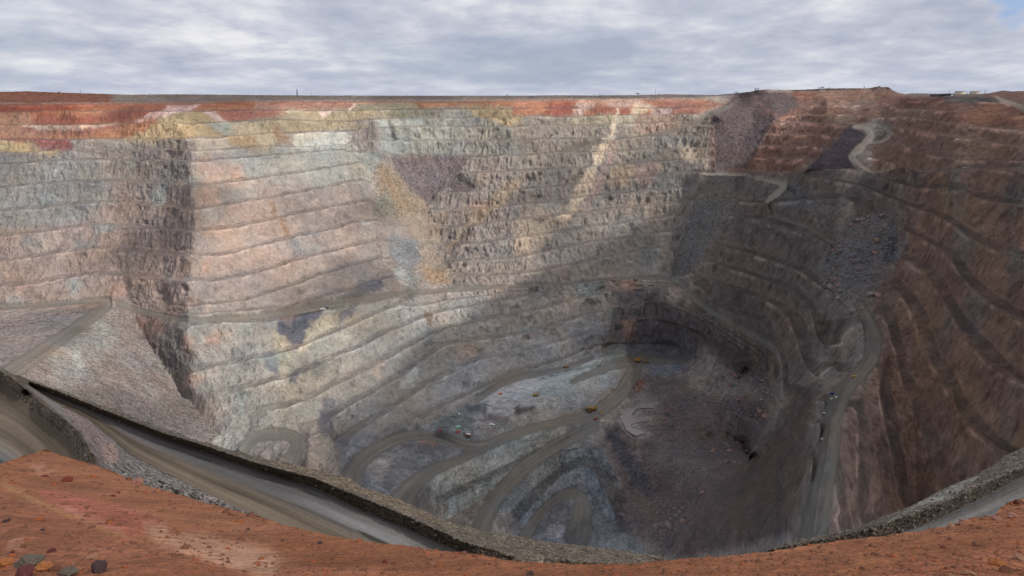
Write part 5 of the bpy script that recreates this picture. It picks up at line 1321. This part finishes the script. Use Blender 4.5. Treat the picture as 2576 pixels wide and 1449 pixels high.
for i, a in enumerate([('dark round bush on the centre skyline', 1604, 240, 234, 1630, 2.0), ('low bush in the row left of the round bush on the centre skyline', 1508, 240, 237.5, 1640, 3.),
    ('tree with two leaning crowns, left end of the red hilltop', 2069, 224, 218, 1400, 1.3), ('wide low tree beside the leaning one on the red hilltop', 2061, 224, 220, 1400, 1.8), ('small tree a little right of the leaning one on the hilltop', 2087, 223, 220, 1400, 1.4),
    ('small conical tree near the middle of the red hilltop', 2174, 222, 217.5, 1400, .9), ('bushy tree near the right end of the red hilltop', 2212, 222, 216.5, 1400, 1.3), ('low shrub left of the bushy tree on the hilltop', 2203, 222, 219.5, 1400, 2.),
    ('shrub on the red spoil bank right of the far left pole', 149, 234, 230, 1450, 1.8), ('shrub near the left end of the red spoil bank', 98, 238, 235, 1425, 2.), ('dark bush on the centre skyline far right of the radio mast', 1275, 241.5, 238, 1640, 2.2)]):
    tree(*a, seed=i+5)

# --- marker posts by the near roads
def post(u, v, hpx, label, lean=0., lie=False, rim=False):
    p = on_near(u, v); h = hpx/F*p[1]*1.12
    t_ = thing('marker_post', label, 'marker post', p, 0, 'marker posts beside the near haul roads')
    if lie: MB().rod((-h/2, 0, .08), (h/2, .3, .1), .09, n=6).build('pole', PST, t_)
    else:
        MB().rod((0, 0, -.3), (lean*h, 0, h), .07, .06, 6).build('pole', PST, t_); MB().box((lean*h*.86, -.08, h*.86), (.13, .03, .22)).build('reflector', RED, t_)
post(132, 986, 8, 'white marker post on the far windrow, nearest the left end')
post(300, 1058, 8, 'white marker post on the far windrow below the pale scree slope')
post(508, 1133, 9, 'white marker post on the far windrow just left of the hairpin road')
post(781, 1191, 7, 'white marker post on top of the windrow right of the hairpin road')
post(794, 1221, 9, 'white marker post on the road side of the windrow right of the hairpin')
post(909, 1337, 10, 'white marker post on the haul road where the low kerb begins')
post(1236, 1406, 8, 'white marker post where the far windrow meets the orange rim')
post(2261, 1328, 12, 'leaning marker post on the windrow of the right hand road', .15)
post(2301, 1324, 6, 'short marker post at the edge of the right hand road')
post(311, 1196, 12, 'fallen white post lying on the rubble between the two left roads', lie=True)

# --- loose rocks
def rock_mesh(seed, mat, sub=3, rough=.28, squash=(1, .8, .62)):
    rg = random.Random(seed); b_ = bmesh.new(); bmesh.ops.create_icosphere(b_, subdivisions=sub, radius=1)
    pl = [(Vector((rg.gauss(0, 1), rg.gauss(0, 1), rg.gauss(0, 1))).normalized(), rg.uniform(.55, .9)) for _ in range(11)]
    for v in b_.verts:
        c = v.co.copy()
        for n_, d in pl:
            k = c.dot(n_)
            if k > d: c -= n_*(k-d)*.92
        v.co = c
    co_ = np.array([v.co[:] for v in b_.verts]); nn = fbm(co_[:, 0]*2.2+seed*3.1, co_[:, 1]*2.2, co_[:, 2]*2.2, 4)
    for v, q in zip(b_.verts, nn):
        v.co = Vector((v.co.x*squash[0], v.co.y*squash[1], v.co.z*squash[2]))*(1+rough*float(q))
    me_ = bpy.data.meshes.new('rock'); b_.to_mesh(me_); b_.free(); me_.materials.append(mat)
    return me_
RM_ = {k: simple_mat('stone_'+k, c, .9, noise=3.5, amt=.5, bump=.6) for k, c in dict(grey=(116,106,90), orange=(188,122,72), dark=(86,66,62), red=(128,62,50), brown=(126,84,62), pink=(170,122,104), tan=(176,134,104), maroon=(112,62,60)).items()}
ROCKS = [  # u, v, width px, colour, label
 (74,1424,60,'grey','large grey green rock in the cluster at the lower left corner'),(16,1420,34,'orange','orange crumbly rock left of the large grey green one'),
 (109,1434,40,'orange','orange pitted rock touching the right of the large grey green one'),(64,1447,46,'maroon','dark maroon rock in front of the large grey green one'),
 (172,1447,40,'grey','grey rock at the bottom edge right of the orange pitted one'),(250,1438,50,'dark','dark brown split rock standing alone near the lower left'),
 (140,1436,26,'brown','brown rock between the orange pitted rock and the grey one at the edge'),(182,1421,11,'pink','small pinkish stone left of the tan flat stone'),
 (228,1407,28,'tan','tan flat stone above the dark brown split rock'),(345,1216,31,'pink','pink brown boulder perched on the lip of the orange rim'),
 (171,1211,25,'red','red brown boulder on the upper part of the orange rim'),(115,1199,13,'red','small red stone left of the red brown boulder'),
 (399,1237,13,'orange','orange stone on the rim right of the perched pink boulder'),(285,1249,11,'red','lower of two red stones below the perched pink boulder'),
 (299,1240,11,'red','upper of two red stones below the perched pink boulder'),(17,1312,15,'dark','dark stone at the far left edge of the orange slope'),
 (108,1335,11,'dark','dark stone below the yellow crack on the orange slope'),(128,1388,19,'maroon','flat maroon stone above the orange pitted rock'),
 (58,1377,14,'brown','brown stone above the large grey green rock'),(586,1312,8,'orange','small orange stone above the pale pink patch'),
 (624,1332,9,'dark','small dark stone at the upper right of the pale pink patch'),(30,1391,11,'maroon','tiny maroon stone between the brown and the orange rock'),
 (1112,1400,17,'pink','upright pink slab on the lip in the middle of the rim'),(803,1369,16,'dark','dark flat stone on the rim below the low kerb'),
 (814,1359,9,'orange','orange stone above the dark flat stone'),(969,1416,20,'red','wide red stone near the bottom centre left'),
 (1089,1421,18,'pink','flat pink stone below the upright slab'),(1085,1408,9,'brown','small stone just above the flat pink one'),(856,1395,10,'pink','small pink stone left of the wide red stone'),
 (709,1361,8,'dark','small dark stone at the left end of the middle rim'),(824,1437,8,'tan','pale stone at the edge of the pink patch'),
 (961,1443,10,'brown','brown stone at the bottom edge below the wide red stone'),(1156,1434,9,'grey','small grey stone in the middle near the bottom edge'),
 (1039,1424,10,'tan','tan stone between the wide red stone and the flat pink one'),(1517,1439,13,'brown','brown stone on the bottom centre of the rim'),
 (1473,1447,10,'orange','orange stone at the bottom edge left of the brown one'),(1658,1427,8,'brown','stone below the deep corner of the pit'),
 (1905,1435,11,'tan','tan stone alone on the smooth right centre rim'),(1335,1448,24,'dark','dark flat rock cut by the bottom edge in the middle'),
 (2372,1379,14,'red','red stone on the smooth right part of the rim'),(2508,1420,34,'orange','large crumbly orange rock at the lower right'),
 (2528,1437,26,'brown','brown rock in front of the large crumbly orange one'),(2434,1446,28,'tan','tan rock at the bottom edge left of the crumbly orange one'),
 (2564,1409,30,'tan','tan rock at the right edge beside the crumbly orange one'),(2391,1452,18,'tan','pale rock cut by the bottom edge at the right'),
 (2167,1432,18,'brown','brown clod on the edge of the red ledge at the right'),(2229,1396,8,'red','small red stone left of the reddish rim patch'),
 (2394,1326,20,'tan','tan rock on the lip under the right hand road'),(2423,1321,16,'pink','pinkish rock on the lip right of the tan one'),
 (2505,1308,22,'pink','flat pink rock below the rocky step at the right edge'),(2547,1302,24,'pink','flat layered rock on the step at the right edge'),
 (2567,1268,20,'brown','brown rock on top of the step at the right edge'),(2131,1361,8,'tan','small tan stone on the lip where the road disappears'),(2236,1350,9,'grey','small pointed grey stone on the lip at the start of the right road')]
for i, (u, v, w_, c, lb) in enumerate(ROCKS):
    p = on_rim(u, min(v, 1470)); r_ = w_/2/F*math.hypot(p[0], p[1])*1.15
    sq = (1, .8, .62) if i != 22 else (.55, .4, 1.0)
    o = link('rock', rock_mesh(i+11, RM_[c], 4 if w_ > 20 else 3, .42 if c in ('orange', 'tan') else .32, sq))
    o.location = (p[0], p[1], p[2]+r_*.25); o.scale = (r_,)*3; o.rotation_euler = (0, 0, i*1.7)
    tag(o, lb, 'rock', 'loose rocks on the orange rim')

# --- boulders of the rockfalls
def mat_boulder(nm, c): return simple_mat(nm, c, .95, noise=.35, amt=.5, bump=.8)
BM_ = [mat_boulder('boulder_grey', (118,108,104)), mat_boulder('boulder_brown', (128,104,94)), mat_boulder('boulder_slate', (96,94,98))]
bms = [rock_mesh(100+i, BM_[i % 3], 2, .2, (1, .75, .55)) for i in range(9)]
def inside(poly, x, y):
    c = False
    for (ax, ay), (bx, by) in zip(poly, poly[1:]+poly[:1]):
        if (ay > y) != (by > y) and x < (bx-ax)*(y-ay)/(by-ay)+ax: c = not c
    return c
rb = random.Random(21)
def boulders(poly, n, r0, r1, label, group):
    k = 0; xs = [p_[0] for p_ in poly]; ys = [p_[1] for p_ in poly]
    while k < n:
        x, y = rb.uniform(min(xs), max(xs)), rb.uniform(min(ys), max(ys))
        if not inside(poly, x, y): continue
        p = on_pit(x, y); r_ = r0+(r1-r0)*rb.random()**2.6
        o = link('boulder', bms[rb.randrange(9)]); o.location = (p[0], p[1], p[2]+r_*.15); o.scale = (r_,)*3
        o.rotation_euler = (rb.uniform(-.5, .5), rb.uniform(-.5, .5), rb.uniform(0, 6.28)); tag(o, label, 'boulder', group); k += 1
boulders(DUMPS['rockfall'], 95, 1.4, 7, 'grey angular boulder in the rockfall below the cleft of the east wall', 'boulders of the east wall rockfall')
boulders([(1800,925),(1890,915),(1950,970),(1930,1050),(1860,1050),(1800,1035),(1780,985)], 62, 1.8, 8, 'brown boulder in the rubble heap at the foot of the shaded end wall', 'boulders of the shaded end wall heap')
boulders([(1780,1120),(1850,1105),(1885,1130),(1860,1170),(1800,1160)], 30, 1.5, 5.5, 'boulder in the dark pile by the sheer face on the right of the pit floor', 'boulders by the sheer face')
boulders([(1650,1250),(1700,1240),(1780,1220),(1760,1290),(1700,1370),(1650,1350),(1640,1300)], 70, 1.0, 5, 'boulder in the chute above the deepest corner of the pit', 'boulders of the lowest chute')
boulders([(1560,1005),(1680,1000),(1740,1050),(1700,1090),(1660,1060),(1650,1010)], 24, 1.2, 5.5, 'boulder lying round the muddy pond', 'boulders round the pond')

# --- uncountable stones
def scatter(name, pts, sizes, mat, seed):
    """many small stones as one mesh; pts (n,3)"""
    rg = np.random.RandomState(seed); n = len(pts)
    b_ = bmesh.new(); bmesh.ops.create_icosphere(b_, subdivisions=1, radius=1); b_.verts.ensure_lookup_table()
    bv = np.array([v.co[:] for v in b_.verts]); bf = np.array([[v.index for v in f_.verts] for f_ in b_.faces]); b_.free()
    ang = rg.uniform(0, 6.28, n); sx = sizes[:, None]*rg.uniform(.6, 1.1, (n, 3)); sx[:, 2] *= .65
    V = bv[None]*(1+.35*rg.uniform(-1, 1, (n, len(bv), 1)))*sx[:, None]
    ca_, sa_ = np.cos(ang)[:, None], np.sin(ang)[:, None]
    V = np.stack([V[..., 0]*ca_-V[..., 1]*sa_, V[..., 0]*sa_+V[..., 1]*ca_, V[..., 2]], -1)+pts[:, None]
    Fc = bf[None]+(np.arange(n)*len(bv))[:, None, None]
    me_ = bpy.data.meshes.new(name); me_.vertices.add(n*len(bv)); me_.vertices.foreach_set('co', V.astype(np.float32).reshape(-1))
    nf = n*len(bf); me_.loops.add(nf*3); me_.loops.foreach_set('vertex_index', Fc.astype(np.int32).reshape(-1)); me_.polygons.add(nf)
    me_.polygons.foreach_set('loop_start', np.arange(0, nf*3, 3, dtype=np.int32)); me_.update(calc_edges=True); me_.materials.append(mat)
    o = link(name, me_); o['kind'] = 'stuff'; return o
def pick(PP, Vg, Ug, test, n, seed, off=0):
    rg = np.random.RandomState(seed); I = rg.randint(0, Vg.shape[0]-1, n*6); J = rg.randint(0, Vg.shape[1]-1, n*6)
    ok = test(Ug[I, J], Vg[I, J]); I, J = I[ok][:n], J[ok][:n]; return PP[I+off, J]
rg_ = np.random.RandomState(5); M_CLOD = simple_mat('orange_clod', (160,92,56), .95, noise=9, amt=.5, bump=.5)
q = pick(P3, V3, U3, lambda a, b: fbm(a/60, b/40, 0*a+1, 2) > -.15, 11000, 3, k3)
dd = np.hypot(q[:, 0], q[:, 1]); tag(scatter('pebbles', q, np.clip(rg_.gamma(.9, .0014, len(q)), .0006, .010)*dd**.9, RM_['brown'], 4), 'small red brown pebbles strewn over the orange rim', 'pebbles')
def on_bank(a, b):
    return (sample(nroad, a, b) < .3)
q = pick(P3, V3, U3, lambda a, b: fbm(a/40, b/30, 0*a+8, 2) > .05, 420, 23, k3)
dd = np.hypot(q[:, 0], q[:, 1]); tag(scatter('clods', q, np.clip(rg_.gamma(2.0, .0014, len(q)), .0015, .009)*dd**.9, M_CLOD, 24), 'crumbly clods of orange earth lying over the rim', 'clods')
q = pick(P2, V2, U2, on_bank, 9000, 6, k)
tag(scatter('gravel', q, np.clip(rg_.gamma(.8, .12, len(q)), .04, 1.0), simple_mat('windrow_stone', (112,102,90), .95, noise=.8, amt=.5), 9), 'loose stones on the windrows and banks of the near roads', 'gravel')
q = pick(P, VV, UU, lambda a, b: sample(polymask(DUMPS['left_cone'], 2), a, b) > .6, 5200, 12, 2)
tag(scatter('scree', q, np.clip(rg_.gamma(1.4, .26, len(q)), .2, 1.6), simple_mat('scree_stone', (140,126,118), .95, noise=.3, amt=.5), 10), 'coarse stones on the pale waste slope at the left', 'scree')
q = pick(P, VV, UU, lambda a, b: sample(polymask(DUMPS['rockfall'], 4)+polymask(DUMPS['floor_rubble'], 4)+polymask([(1640,1230),(1720,1230),(1760,1300),(1700,1390),(1650,1370)], 6), a, b) > .5, 6500, 14, 2)
tag(scatter('rubble', q, np.clip(rg_.gamma(1.3, .7, len(q)), .4, 3.2), BM_[0], 15), 'fine broken rock between the boulders of the rockfalls', 'rubble')
print('objects', round(time.time()-T00, 1))


# ------------------------------------------------------------------ light
SUN_AZ = math.radians(124)      # clockwise from straight ahead (+y)
SUN_EL = math.radians(42)
sv = np.array([math.sin(SUN_AZ)*math.cos(SUN_EL), math.cos(SUN_AZ)*math.cos(SUN_EL), math.sin(SUN_EL)])
sd = bpy.data.lights.new('sun', 'SUN'); sd.energy = 4.5; sd.angle = math.radians(.6); sd.color = (1, .95, .89)
so = bpy.data.objects.new('sun', sd); C.objects.link(so)
from mathutils import Vector
so.rotation_euler = Vector(-sv).to_track_quat('-Z', 'Y').to_euler()

# clouds overhead: a broken deck 1400 m up, added out of view to shade chosen ground
def ground_shade(x, y):
    m = .04+.50*sstep(-.05, .45, fbm(x/300+3, y/260+8, 0*x, 3)*1.5)
    m = np.maximum(m, .74*(1-sstep(330, 520, np.hypot(x, y))))                    # the rim and the near roads
    xb = np.interp(y, [0, 500, 800, 960, 1130, 1270, 1450], [-60, 0, 0, 40, 150, 300, 440])+30*fbm(x/90, y/90, 0*x+7, 3)
    m = np.maximum(m, .84*sstep(-25, 45, x-xb)*(1-sstep(1250, 1500, y)*.5))
    m = np.maximum(m, .38*sstep(-260, -60, x-xb)*(1-sstep(860, 1000, y)))
    return np.clip(m+.10*fbm(x/120, y/120, 0*x+4, 3), 0, .93)
CA = 1400.
gx, gy = np.meshgrid(np.linspace(-1900, 2200, 300), np.linspace(-500, 2600, 230))
ext = sstep(0, 300, np.minimum(np.minimum(gx+1900, 2200-gx), np.minimum(gy+500, 2600-gy)))
sh = ground_shade(gx, gy)*ext
Pc = np.stack([gx+sv[0]/sv[2]*(CA+200), gy+sv[1]/sv[2]*(CA+200), CA+35*fbm(gx/160, gy/160, 0*gx, 3)+60*sh], -1)
mc = bpy.data.materials.new('shade_cloud_vapour'); mc.use_nodes = True
tcl = NT(mc.node_tree); mc.node_tree.nodes.clear()
co_ = tcl.n('ShaderNodeOutputMaterial'); mxs = tcl.n('ShaderNodeMixShader'); tr = tcl.n('ShaderNodeBsdfTransparent')
tl = tcl.n('ShaderNodeBsdfTranslucent'); tl.inputs[0].default_value = (.8, .82, .85, 1); ca = tcl.n('ShaderNodeAttribute', attribute_name='smooth')
tcl.l(ca, 'Fac', mxs, 0); tcl.l(tr, 0, mxs, 1); tcl.l(tl, 0, mxs, 2); tcl.l(mxs, 0, co_, 0)
link('unseen_shade_cloud', grid_mesh('unseen_shade_cloud', Pc, {'smooth': sh}), mc, kind='structure')

w = bpy.data.worlds.new('World'); scene.world = w; w.use_nodes = True
nt = w.node_tree; nt.nodes.clear(); t = NT(nt)
out = t.n('ShaderNodeOutputWorld'); bg = t.n('ShaderNodeBackground'); t.l(bg, 0, out, 0)
sky = t.n('ShaderNodeTexSky', sky_type='NISHITA', sun_disc=False, sun_elevation=SUN_EL, sun_rotation=SUN_AZ, dust_density=1.2)
tc = t.n('ShaderNodeTexCoord'); sep = t.n('ShaderNodeSeparateXYZ'); t.l(tc, 'Generated', sep, 0)
zz = t.math('ADD', t.math('MAXIMUM', sep.outputs[2], 0.0), .19)
px = t.math('DIVIDE', sep.outputs[0], zz); py = t.math('DIVIDE', sep.outputs[1], zz)
cmb = t.n('ShaderNodeCombineXYZ'); nt.links.new(px, cmb.inputs[0]); nt.links.new(py, cmb.inputs[1])
def cn(scale, detail, off, rough=.55, dist=.2):
    mp = t.n('ShaderNodeMapping', i_Location=off, i_Scale=(scale, scale*.9, 1)); t.l(cmb, 0, mp, 0)
    no = t.n('ShaderNodeTexNoise', i_Scale=1.0, i_Detail=detail, i_Roughness=rough, i_Distortion=dist); t.l(mp, 0, no, 'Vector')
    return no.outputs[0]
n1 = cn(1.9, 9, (3.1, 1.7, 0), .58, .15); n2 = cn(.7, 3, (7, 2, 3), .5, .2); n3 = cn(6.5, 7, (1, 5, 2), .6, .2)
tonev = t.math('ADD', t.math('MULTIPLY', n1, .5), t.math('ADD', t.math('MULTIPLY', n2, .35), t.math('MULTIPLY', n3, .15)))
ramp = t.n('ShaderNodeValToRGB'); nt.links.new(tonev, ramp.inputs[0])
cr = ramp.color_ramp; cr.elements[0].position = .40; cr.elements[0].color = (.42, .46, .57, 1); cr.elements[1].position = .60; cr.elements[1].color = (.84, .84, .87, 1)
e = cr.elements.new(.50); e.color = (.58, .60, .69, 1)
# gaps of blue, more of them towards the horizon
skys = t.n('ShaderNodeVectorMath', operation='SCALE', i_Scale=.085); t.l(sky, 0, skys, 0)
blue = t.n('ShaderNodeMix', data_type='RGBA'); blue.inputs[0].default_value = .6
nt.links.new(skys.outputs[0], blue.inputs[6]); blue.inputs[7].default_value = (.34, .45, .66, 1)
gap = t.math('MULTIPLY', t.math('SUBTRACT', .49, cn(.42, 7, (9, 4, 8), .6)), 9.0, True)
hz = t.math('SUBTRACT', 1.0, t.math('MULTIPLY', sep.outputs[2], 9.0), True)
gap = t.math('MULTIPLY', gap, t.math('ADD', t.math('MULTIPLY', hz, .6), .12))
mx = t.n('ShaderNodeMix', data_type='RGBA'); nt.links.new(gap, mx.inputs[0]); nt.links.new(ramp.outputs[0], mx.inputs[6]); nt.links.new(blue.outputs[2], mx.inputs[7])
# one clear gap high on the right
gd = ray(2560, 8); gdir = Vector((float(gd[0]), 1, float(gd[1]))).normalized()
dp = t.n('ShaderNodeVectorMath', operation='DOT_PRODUCT'); t.l(tc, 'Generated', dp, 0); dp.inputs[1].default_value = gdir
gp2 = t.math('MULTIPLY', t.math('SUBTRACT', t.math('ADD', dp.outputs['Value'], t.math('MULTIPLY', n3, .0012)), 1.0003), 3500.0, True)
mxg = t.n('ShaderNodeMix', data_type='RGBA'); nt.links.new(t.math('MULTIPLY', gp2, .8), mxg.inputs[0]); nt.links.new(mx.outputs[2], mxg.inputs[6]); mxg.inputs[7].default_value = (.30, .46, .74, 1)
mx = mxg
# a slightly blue band low over the horizon
hz2 = t.math('MULTIPLY', t.math('SUBTRACT', 1.0, t.math('MULTIPLY', sep.outputs[2], 22.0), True), .45)
mx2 = t.n('ShaderNodeMix', data_type='RGBA'); nt.links.new(hz2, mx2.inputs[0]); nt.links.new(mx.outputs[2], mx2.inputs[6]); mx2.inputs[7].default_value = (.44, .50, .64, 1)
nt.links.new(mx2.outputs[2], bg.inputs[0]); bg.inputs[1].default_value = 1.0

# ------------------------------------------------------------------ camera
cd = bpy.data.cameras.new('camera'); cam = bpy.data.objects.new('camera', cd); C.objects.link(cam)
cd.sensor_fit = 'HORIZONTAL'; cd.sensor_width = 36; cd.lens = 36*F/2576
cam.rotation_euler = (math.pi/2-PITCH, 0, 0); cd.clip_start = .1; cd.clip_end = 200000
scene.camera = cam
scene.view_settings.view_transform = 'Standard'; scene.view_settings.look = 'None'; scene.view_settings.exposure = 0
print('done', round(time.time()-T00, 1))
